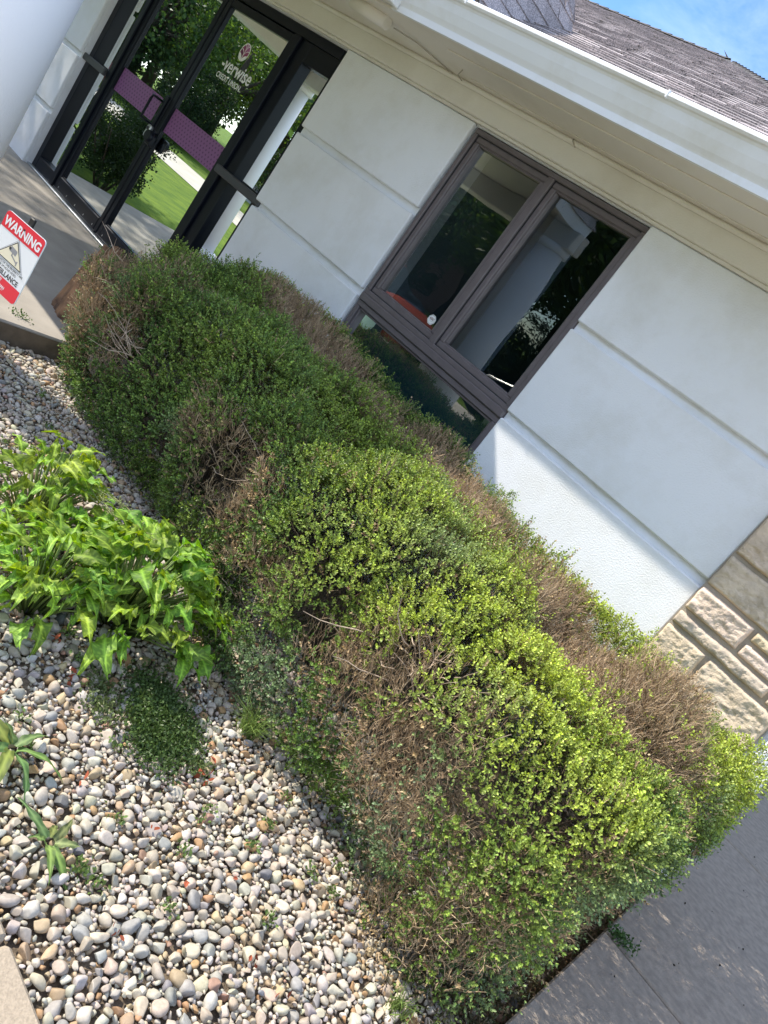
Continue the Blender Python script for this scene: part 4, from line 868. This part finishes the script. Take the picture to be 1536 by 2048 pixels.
# ------------------------------------------------------------------ warning sign
TL = Vector((-2.955, -2.262, .700)); TR = Vector((-2.743, -2.205, .705)); ex = (TR - TL).normalized(); ez = Vector((0, 0, 1)); ez = (ez - ex * ez.dot(ex)).normalized(); ey = ez.cross(ex).normalized()
SW_, SH_ = (TR - TL).length + .012, .272
SG = empty('warning_sign', (0, 0, 0)); tag(SG, 'small red and white warning sign with camera triangle on black stake', 'sign')
bl = TR - ez * .262 - ex * (SW_ - .004); SG.matrix_world = Matrix(((ex.x, ey.x, ez.x, bl.x), (ex.y, ey.y, ez.y, bl.y), (ex.z, ey.z, ez.z, bl.z), (0, 0, 0, 1)))
def rrect(x0, x1, z0, z1, r, n=6, c=(1, 1, 1, 1)):
    out = []
    for (cx, cz, a0, on) in ((x1 - r, z1 - r, 0, c[0]), (x0 + r, z1 - r, 90, c[1]), (x0 + r, z0 + r, 180, c[2]), (x1 - r, z0 + r, 270, c[3])):
        if not on: out.append((x1 if a0 in (0, 270) else x0, z1 if a0 in (0, 90) else z0)); continue
        for i in range(n + 1): a = math.radians(a0 + 90 * i / n); out.append((cx + r * math.cos(a), cz + r * math.sin(a)))
    return out
def flat(pts, y, name, m, par): mb = MB(); mb.add([(a, y, b) for a, b in pts], [tuple(range(len(pts)))]); return mb.build(name, m, par)
M['sign_white'] = mat('sign_white', (0.84, 0.85, 0.85), 0.4); M['sign_red'] = mat('sign_red', (0.78, 0.035, 0.06), 0.4); M['ink'] = mat('sign_ink', (0.03, 0.03, 0.035), 0.5); M['cream'] = mat('sign_cream', (0.83, 0.76, 0.57), 0.5); M['sgrey'] = mat('sign_grey', (0.30, 0.30, 0.31), 0.5)
mb = MB(); mb.extr(rrect(0, SW_, 0, SH_, .017), 0.0, 0.0045, 'y'); pl = mb.build('plate', M['sign_white'], SG)
rt_ = flat(rrect(0.001, SW_ - .001, SH_ - .064, SH_ - .001, .016, c=(1, 1, 0, 0)), -.0008, 'red_header', M['sign_red'], SG)
rb_ = flat(rrect(0.001, SW_ - .001, .001, .056, .016, c=(0, 0, 1, 1)), -.0008, 'red_footer', M['sign_red'], SG)
text('WARNING', SW_ / 2, SH_ - .053, .047, -.0016, M['sign_white'], rt_, sx=0.93, bold=.0016, align='CENTER')
cx = SW_ / 2; t0 = .118; tw = .075; th_ = .083
def tri(s, dz): return [(cx - tw * s, t0 + dz), (cx + tw * s, t0 + dz), (cx, t0 + th_ * s + (1 - s) * .03 + dz)]
flat([(cx - .085, .1105), (cx + .085, .1105), (cx, .2085)], -.0008, 'triangle_rim', M['sgrey'], SG); flat([(cx - .0815, .1125), (cx + .0815, .1125), (cx, .2050)], -.0012, 'triangle_gap', M['sign_white'], SG)
flat([(cx - .077, .1150), (cx + .077, .1150), (cx, .2010)], -.0016, 'triangle_border', M['ink'], SG); tri_ = flat([(cx - .070, .1185), (cx + .070, .1185), (cx, .1945)], -.0020, 'triangle_field', M['cream'], SG)
mb = MB(); y_ = -.0024
def rot(pts, a, ox, oz): return [(ox + p * math.cos(a) - q * math.sin(a), y_, oz + p * math.sin(a) + q * math.cos(a)) for p, q in pts]
mb.add(rot([(-.022, -.008), (.018, -.008), (.018, .008), (-.022, .008)], -.12, cx + .002, .160), [(0, 1, 2, 3)]); mb.add(rot([(-.026, .008), (.016, .008), (.016, .0115), (-.026, .0115)], -.12, cx + .002, .160), [(0, 1, 2, 3)])
mb.add(rot([(.0, -.018), (.006, -.018), (.006, -.008), (.0, -.008)], 0, cx - .002, .160), [(0, 1, 2, 3)]); mb.add(rot([(.0, -.0025), (.040, -.0025), (.040, .0025), (.0, .0025)], -.35, cx, .145), [(0, 1, 2, 3)]); mb.add(rot([(-.002, -.009), (.003, -.009), (.003, .009), (-.002, .009)], 0, cx + .038, .131), [(0, 1, 2, 3)])
mb.build('camera_symbol', M['sgrey'], SG); mb = MB(); y_ = -.0028; mb.add([(cx - .020 + .006 * math.cos(a * math.pi / 6), y_, .1625 + .006 * math.sin(a * math.pi / 6)) for a in range(12)], [tuple(range(12))]); mb.build('camera_lens', M['ink'], SG)
text('OCCUPANTS OF THIS PROPERTY ARE', cx, .0995, .0118, -.0010, M['ink'], SG, align='CENTER', bold=.0001, sx=.95); text('UNDER 24 HOUR VIDEO', cx, .0875, .0118, -.0010, M['ink'], SG, align='CENTER', bold=.0001)
text('SURVEILLANCE', cx, .0625, .0262, -.0010, M['ink'], SG, align='CENTER', bold=.0007, sx=1.0)
mb = MB(); y_ = -.0012
for i in range(3): mb.add(rot([(-.0012, -.007), (.0012, -.007), (.0012, .007), (-.0012, .007)], -.2, cx - .006 + i * .006, .046), [(0, 1, 2, 3)]); mb.add(rot([(-.003, -.0011), (.003, -.0011), (.003, .0011), (-.003, .0011)], .5, cx - .006 + i * .006, .046), [(0, 1, 2, 3)])
mb.add([(cx - .035, y_, .0155), (cx + .035, y_, .0155), (cx + .035, y_, .0168), (cx - .035, y_, .0168)], [(0, 1, 2, 3)]); mb.build('maker_mark', M['sign_white'], SG)
text('GUARDIAN', cx, .0205, .0155, -.0012, M['sign_white'], rb_, align='CENTER', bold=.0004)
mb = MB(); mb.box(cx - .012, cx + .012, .006, .020, -.60, SH_ + .030, .003); mb.box(cx - .0035, cx + .0035, -.003, .006, SH_ - .026, SH_ - .019); mb.build('stake', mat('black_stake', (0.02, 0.018, 0.017), 0.6), SG)

# ------------------------------------------------------------------ what the glass reflects: trees, shrubs, cars, houses
def tree_mesh(name, seed, n, R_, col, leafL=.11, holes=.25):
    rg = np.random.default_rng(seed); blobs = norm(rg.normal(size=(26, 3))) * rg.uniform(.35, .85, (26, 1)) * R_; blobs[:, 2] *= .8; br = rg.uniform(.22, .42, 26) * R_
    k = rg.integers(0, 26, n); P = blobs[k] + norm(rg.normal(size=(n, 3))) * (br[k] * rg.uniform(.6, 1.05, n))[:, None]; keep = noise3(P * (2.2 / R_ * 2), seed) > -holes * 1.5; P = P[keep]; n = len(P)
    d = norm(rg.normal(size=(n, 3))); w_ = norm(np.cross(d, rg.normal(size=(n, 3)))); L = rg.uniform(.6, 1.25, (n, 1)) * leafL
    V = np.stack([P, P + d * L * .5 + w_ * L * .35, P + d * L, P + d * L * .5 - w_ * L * .35], 1).reshape(-1, 3); F = np.arange(4 * n).reshape(-1, 4); c = np.array(col) * (1 + .35 * noise3(P * 1.2, seed + 1)[:, None]) * rg.uniform(.7, 1.3, (n, 1)); return np_mesh(name, V, F, np.repeat(c, 4, 0)), blobs
def tree(loc, hgt, cm, blobs, label, scale=1.0, rz=0.0, group='trees across the lawn'):
    T = empty('tree', loc, rz); tag(T, label, 'tree', group); o = link('crown', cm, M['treeleaf'], T); o.location = (0, 0, hgt); o.scale = (scale,) * 3
    mb = MB(); mb.tube([(0, 0, -.2), (.05, 0, hgt * .4), (0, .06, hgt * .8), (0, 0, hgt * 1.1)], [.22 * scale, .17 * scale, .12 * scale, .05 * scale], 10)
    for b in blobs[:12]: q = Vector(b) * scale * .8; mb.tube([(0, 0, hgt * .68), tuple(Vector((q.x * .5, q.y * .5, hgt * .85 + q.z * .3))), (q.x, q.y, hgt + q.z)], [.08 * scale, .05 * scale, .02 * scale], 6, cap=False)
    mb.build('trunk', M['bark'], T); return T
cmA, blA = tree_mesh('crown_a', 5, 17000, 2.9, (.10, .17, .035)); cmA.materials.append(M['treeleaf'])
cmB, blB = tree_mesh('crown_b', 6, 12000, 3.6, (.055, .10, .028), .17); cmB.materials.append(M['treeleaf'])
tree((-18.0, -4.0, -.16), 9.6, cmA, blA, 'tall leafy tree standing far left of the entrance canopy', 1.15, .4)
k = 0
for (x, y, hh, s, cm, bl_) in ((-22, -23, 5.4, 1.35, cmB, blB), (-30, -22, 6.0, 1.5, cmA, blA), (-16, -24, 5.6, 1.4, cmB, blB), (-40, -27, 6.5, 1.6, cmB, blB), (-10, -24, 6.2, 1.5, cmA, blA), (-4, -26, 6.0, 1.5, cmB, blB), (3, -24, 5.8, 1.4, cmB, blB), (-36, -10, 5.6, 1.3, cmB, blB), (-50, -20, 7, 1.7, cmB, blB), (11, -25, 6.2, 1.5, cmA, blA), (-26, -31, 8, 2.0, cmB, blB), (-12, -32, 8, 2.0, cmB, blB), (-30, -12, 3.6, 1.15, cmB, blB), (-35, -14.5, 4.0, 1.3, cmB, blB), (-42, -16, 4.6, 1.5, cmB, blB), (-38, -20, 5.5, 1.7, cmA, blA), (-50, -24, 6, 1.9, cmB, blB), (-58, -20, 6, 1.9, cmB, blB), (-60, -31, 7, 2.2, cmB, blB), (-27, -14, 3.6, 1.1, cmA, blA), (-19, -15, 4.4, 1.3, cmB, blB), (-14, -17, 4.8, 1.4, cmA, blA), (-9, -15.5, 4.6, 1.25, cmB, blB)):
    k += 1; tree((x, y, -.16), hh, cm, bl_, 'broad green tree standing beyond the driveway opposite the building', s, k * 1.3)
shm, shb = tree_mesh('shrub_crown', 9, 26000, .75, (.022, .042, .012), .034, .05); shm.materials.append(M['treeleaf'])  # leaf colour darkened to stand in for shade on the shrubs
def shrub(loc, s, label):
    T = empty('shrub', loc); tag(T, label, 'shrub', 'shrubs in the row beyond the driveway' if s > 1.5 else None); o = link('crown', shm, M['treeleaf'], T); o.location = (0, 0, .62 * s); o.scale = (s, s, s); mb = MB()
    for a in range(6): mb.tube([(0, 0, -.1), (.2 * math.cos(a), .2 * math.sin(a), .3), (.4 * math.cos(a), .4 * math.sin(a), .7 * s)], [.02, .014, .006], 5)
    mb.build('stem', M['bark'], T)
shrub((-9.38, -1.42, -.16), 1.05, 'dark rounded shrub beside the entrance slab, nearer the doors'); shrub((-10.5, -1.9, -.16), 0.9, 'smaller dark shrub left of the canopy column')
for k, (x, y, s_) in enumerate(((-20, -13.2, 2.3), (-24.5, -11.6, 2.2), (-29, -10.8, 2.2), (-34, -11.4, 2.6), (-40, -13, 3.0), (-47, -14.5, 3.2), (-55, -17, 3.6), (-15.5, -14, 2.3), (-10, -13.4, 2.0))):
    shrub((x, y, -.3), s_, 'large dark shrub in the row beyond the driveway')
def house(loc, wd_, dp, hh, wall_c, label, rz=0.0):
    Hh = empty('house', loc, rz); tag(Hh, label, 'house')
    wm = brick_mat('house_brick', wall_c, tuple(c * .75 for c in wall_c), (.35, .33, .30), 4.0); mb = MB(); mb.box(-wd_ / 2, wd_ / 2, -dp / 2, dp / 2, 0, hh); mb.build('wall', wm, Hh)
    mb = MB(); o = .4; mb.add([(-wd_ / 2 - o, -dp / 2 - o, hh), (wd_ / 2 + o, -dp / 2 - o, hh), (wd_ / 2 + o, dp / 2 + o, hh), (-wd_ / 2 - o, dp / 2 + o, hh), (-wd_ / 2 + 1.5, 0, hh + dp * .33), (wd_ / 2 - 1.5, 0, hh + dp * .33)], [(0, 1, 5, 4), (2, 3, 4, 5), (1, 2, 5), (3, 0, 4), (3, 2, 1, 0)]); rf = mb.build('roof', M['ridge'], Hh)
    mb = MB(); mb.box(wd_ * .2, wd_ * .2 + .7, -.4, .4, hh + .6, hh + dp * .33 + .8); mb.build('chimney', wm, rf)
    for i in range(4):
        x = -wd_ / 2 + wd_ * (i + .5) / 4
        if i == 2:
            mb = MB(); mb.box(x - .5, x + .5, dp / 2, dp / 2 + .05, 0.1, 2.2, .01); mb.build('door', M['bronze'], Hh); continue
        mb = MB(); ring(mb, x - .65, x + .65, 1.0, 2.3, .08, dp / 2, dp / 2 + .07, 0); mb.box(x - .02, x + .02, dp / 2, dp / 2 + .06, 1.08, 2.22); f = mb.build('window', M['white'], Hh); mb = MB(); mb.box(x - .57, x + .57, dp / 2 - .02, dp / 2 + .03, 1.08, 2.22); mb.build('pane', mat('dark_pane', (.03, .035, .04), .1), f)
house((-34, -33, -.16), 13, 8, 3.0, (.16, .055, .04), 'red brick house with white windows across the road, farther left'); house((-14, -36, -.16), 12, 8, 3.0, (.22, .12, .08), 'tan brick house with white windows across the road, farther right')
def car(loc, rz, col, label, white_top=False):
    K = empty('parked_car', loc, rz); tag(K, label, 'car'); paint = mat('car_paint', col, .25, spec=.6); bodyp = [(-2.25, .35), (-2.28, .62), (-2.15, .86), (-1.55, .95), (.95, .93), (1.9, .80), (2.22, .62), (2.25, .36), (1.95, .25), (-2.0, .25)]
    cab = [(-1.75, .93), (-1.25, 1.40), (-.85, 1.46), (.25, 1.44), (1.05, .92)]; V = []; F = []
    def loft(prof, hw, top_in):
        mb = MB(); n_ = len(prof); rows_ = []
        for s in (-1, -.94, .94, 1):
            rows_.append([(x, s * hw * (1 - (z > 1.0) * top_in), z if abs(s) < 1 else .55 + (z - .55) * .9) for x, z in prof])
        vs = sum(rows_, []); fs = []
        for r in range(3):
            for i in range(n_): i2 = (i + 1) % n_; fs.append((r * n_ + i, r * n_ + i2, (r + 1) * n_ + i2, (r + 1) * n_ + i))
        fs += [tuple(range(n_)), tuple(range(3 * n_, 4 * n_))[::-1]]; mb.add(vs, fs); return mb
    loft(bodyp, .90, 0).build('body', paint, K); loft(cab, .80, .14).build('cabin', mat('car_window', (.02, .025, .03), .05), K); mb = MB(); mb.box(-1.1, .18, -.62, .62, 1.44, 1.475, .02); mb.build('roof_panel', M['white'] if white_top else paint, K)
    for x in (-1.4, 1.4):
        for y in (-.86, .86):
            mb = MB(); mb.tube([(x, y - .11, .33), (x, y + .11, .33)], .33, 22); wh = mb.build('wheel', M['gasket'], K); mb = MB(); mb.tube([(x, y - .12, .33), (x, y + .12, .33)], .19, 14); mb.build('rim', M['alu'], wh)
    for y in (-.62, .62): mb = MB(); mb.box(2.16, 2.25, y - .18, y + .18, .60, .72, .02); mb.build('headlight', M['white'], K)
car((-4.6, -7.9, -.15), .05, (.012, .018, .05), 'dark navy car parked on the driveway, reflected in the right window pane'); car((-27.5, -8.1, -.15), 3.1, (.10, .015, .018), 'dark red car with pale roof on the driveway, reflected beside the doors', True); car((-10.8, -8.0, -.15), .0, (.35, .05, .03), 'bright red car parked on the driveway left of the navy car')
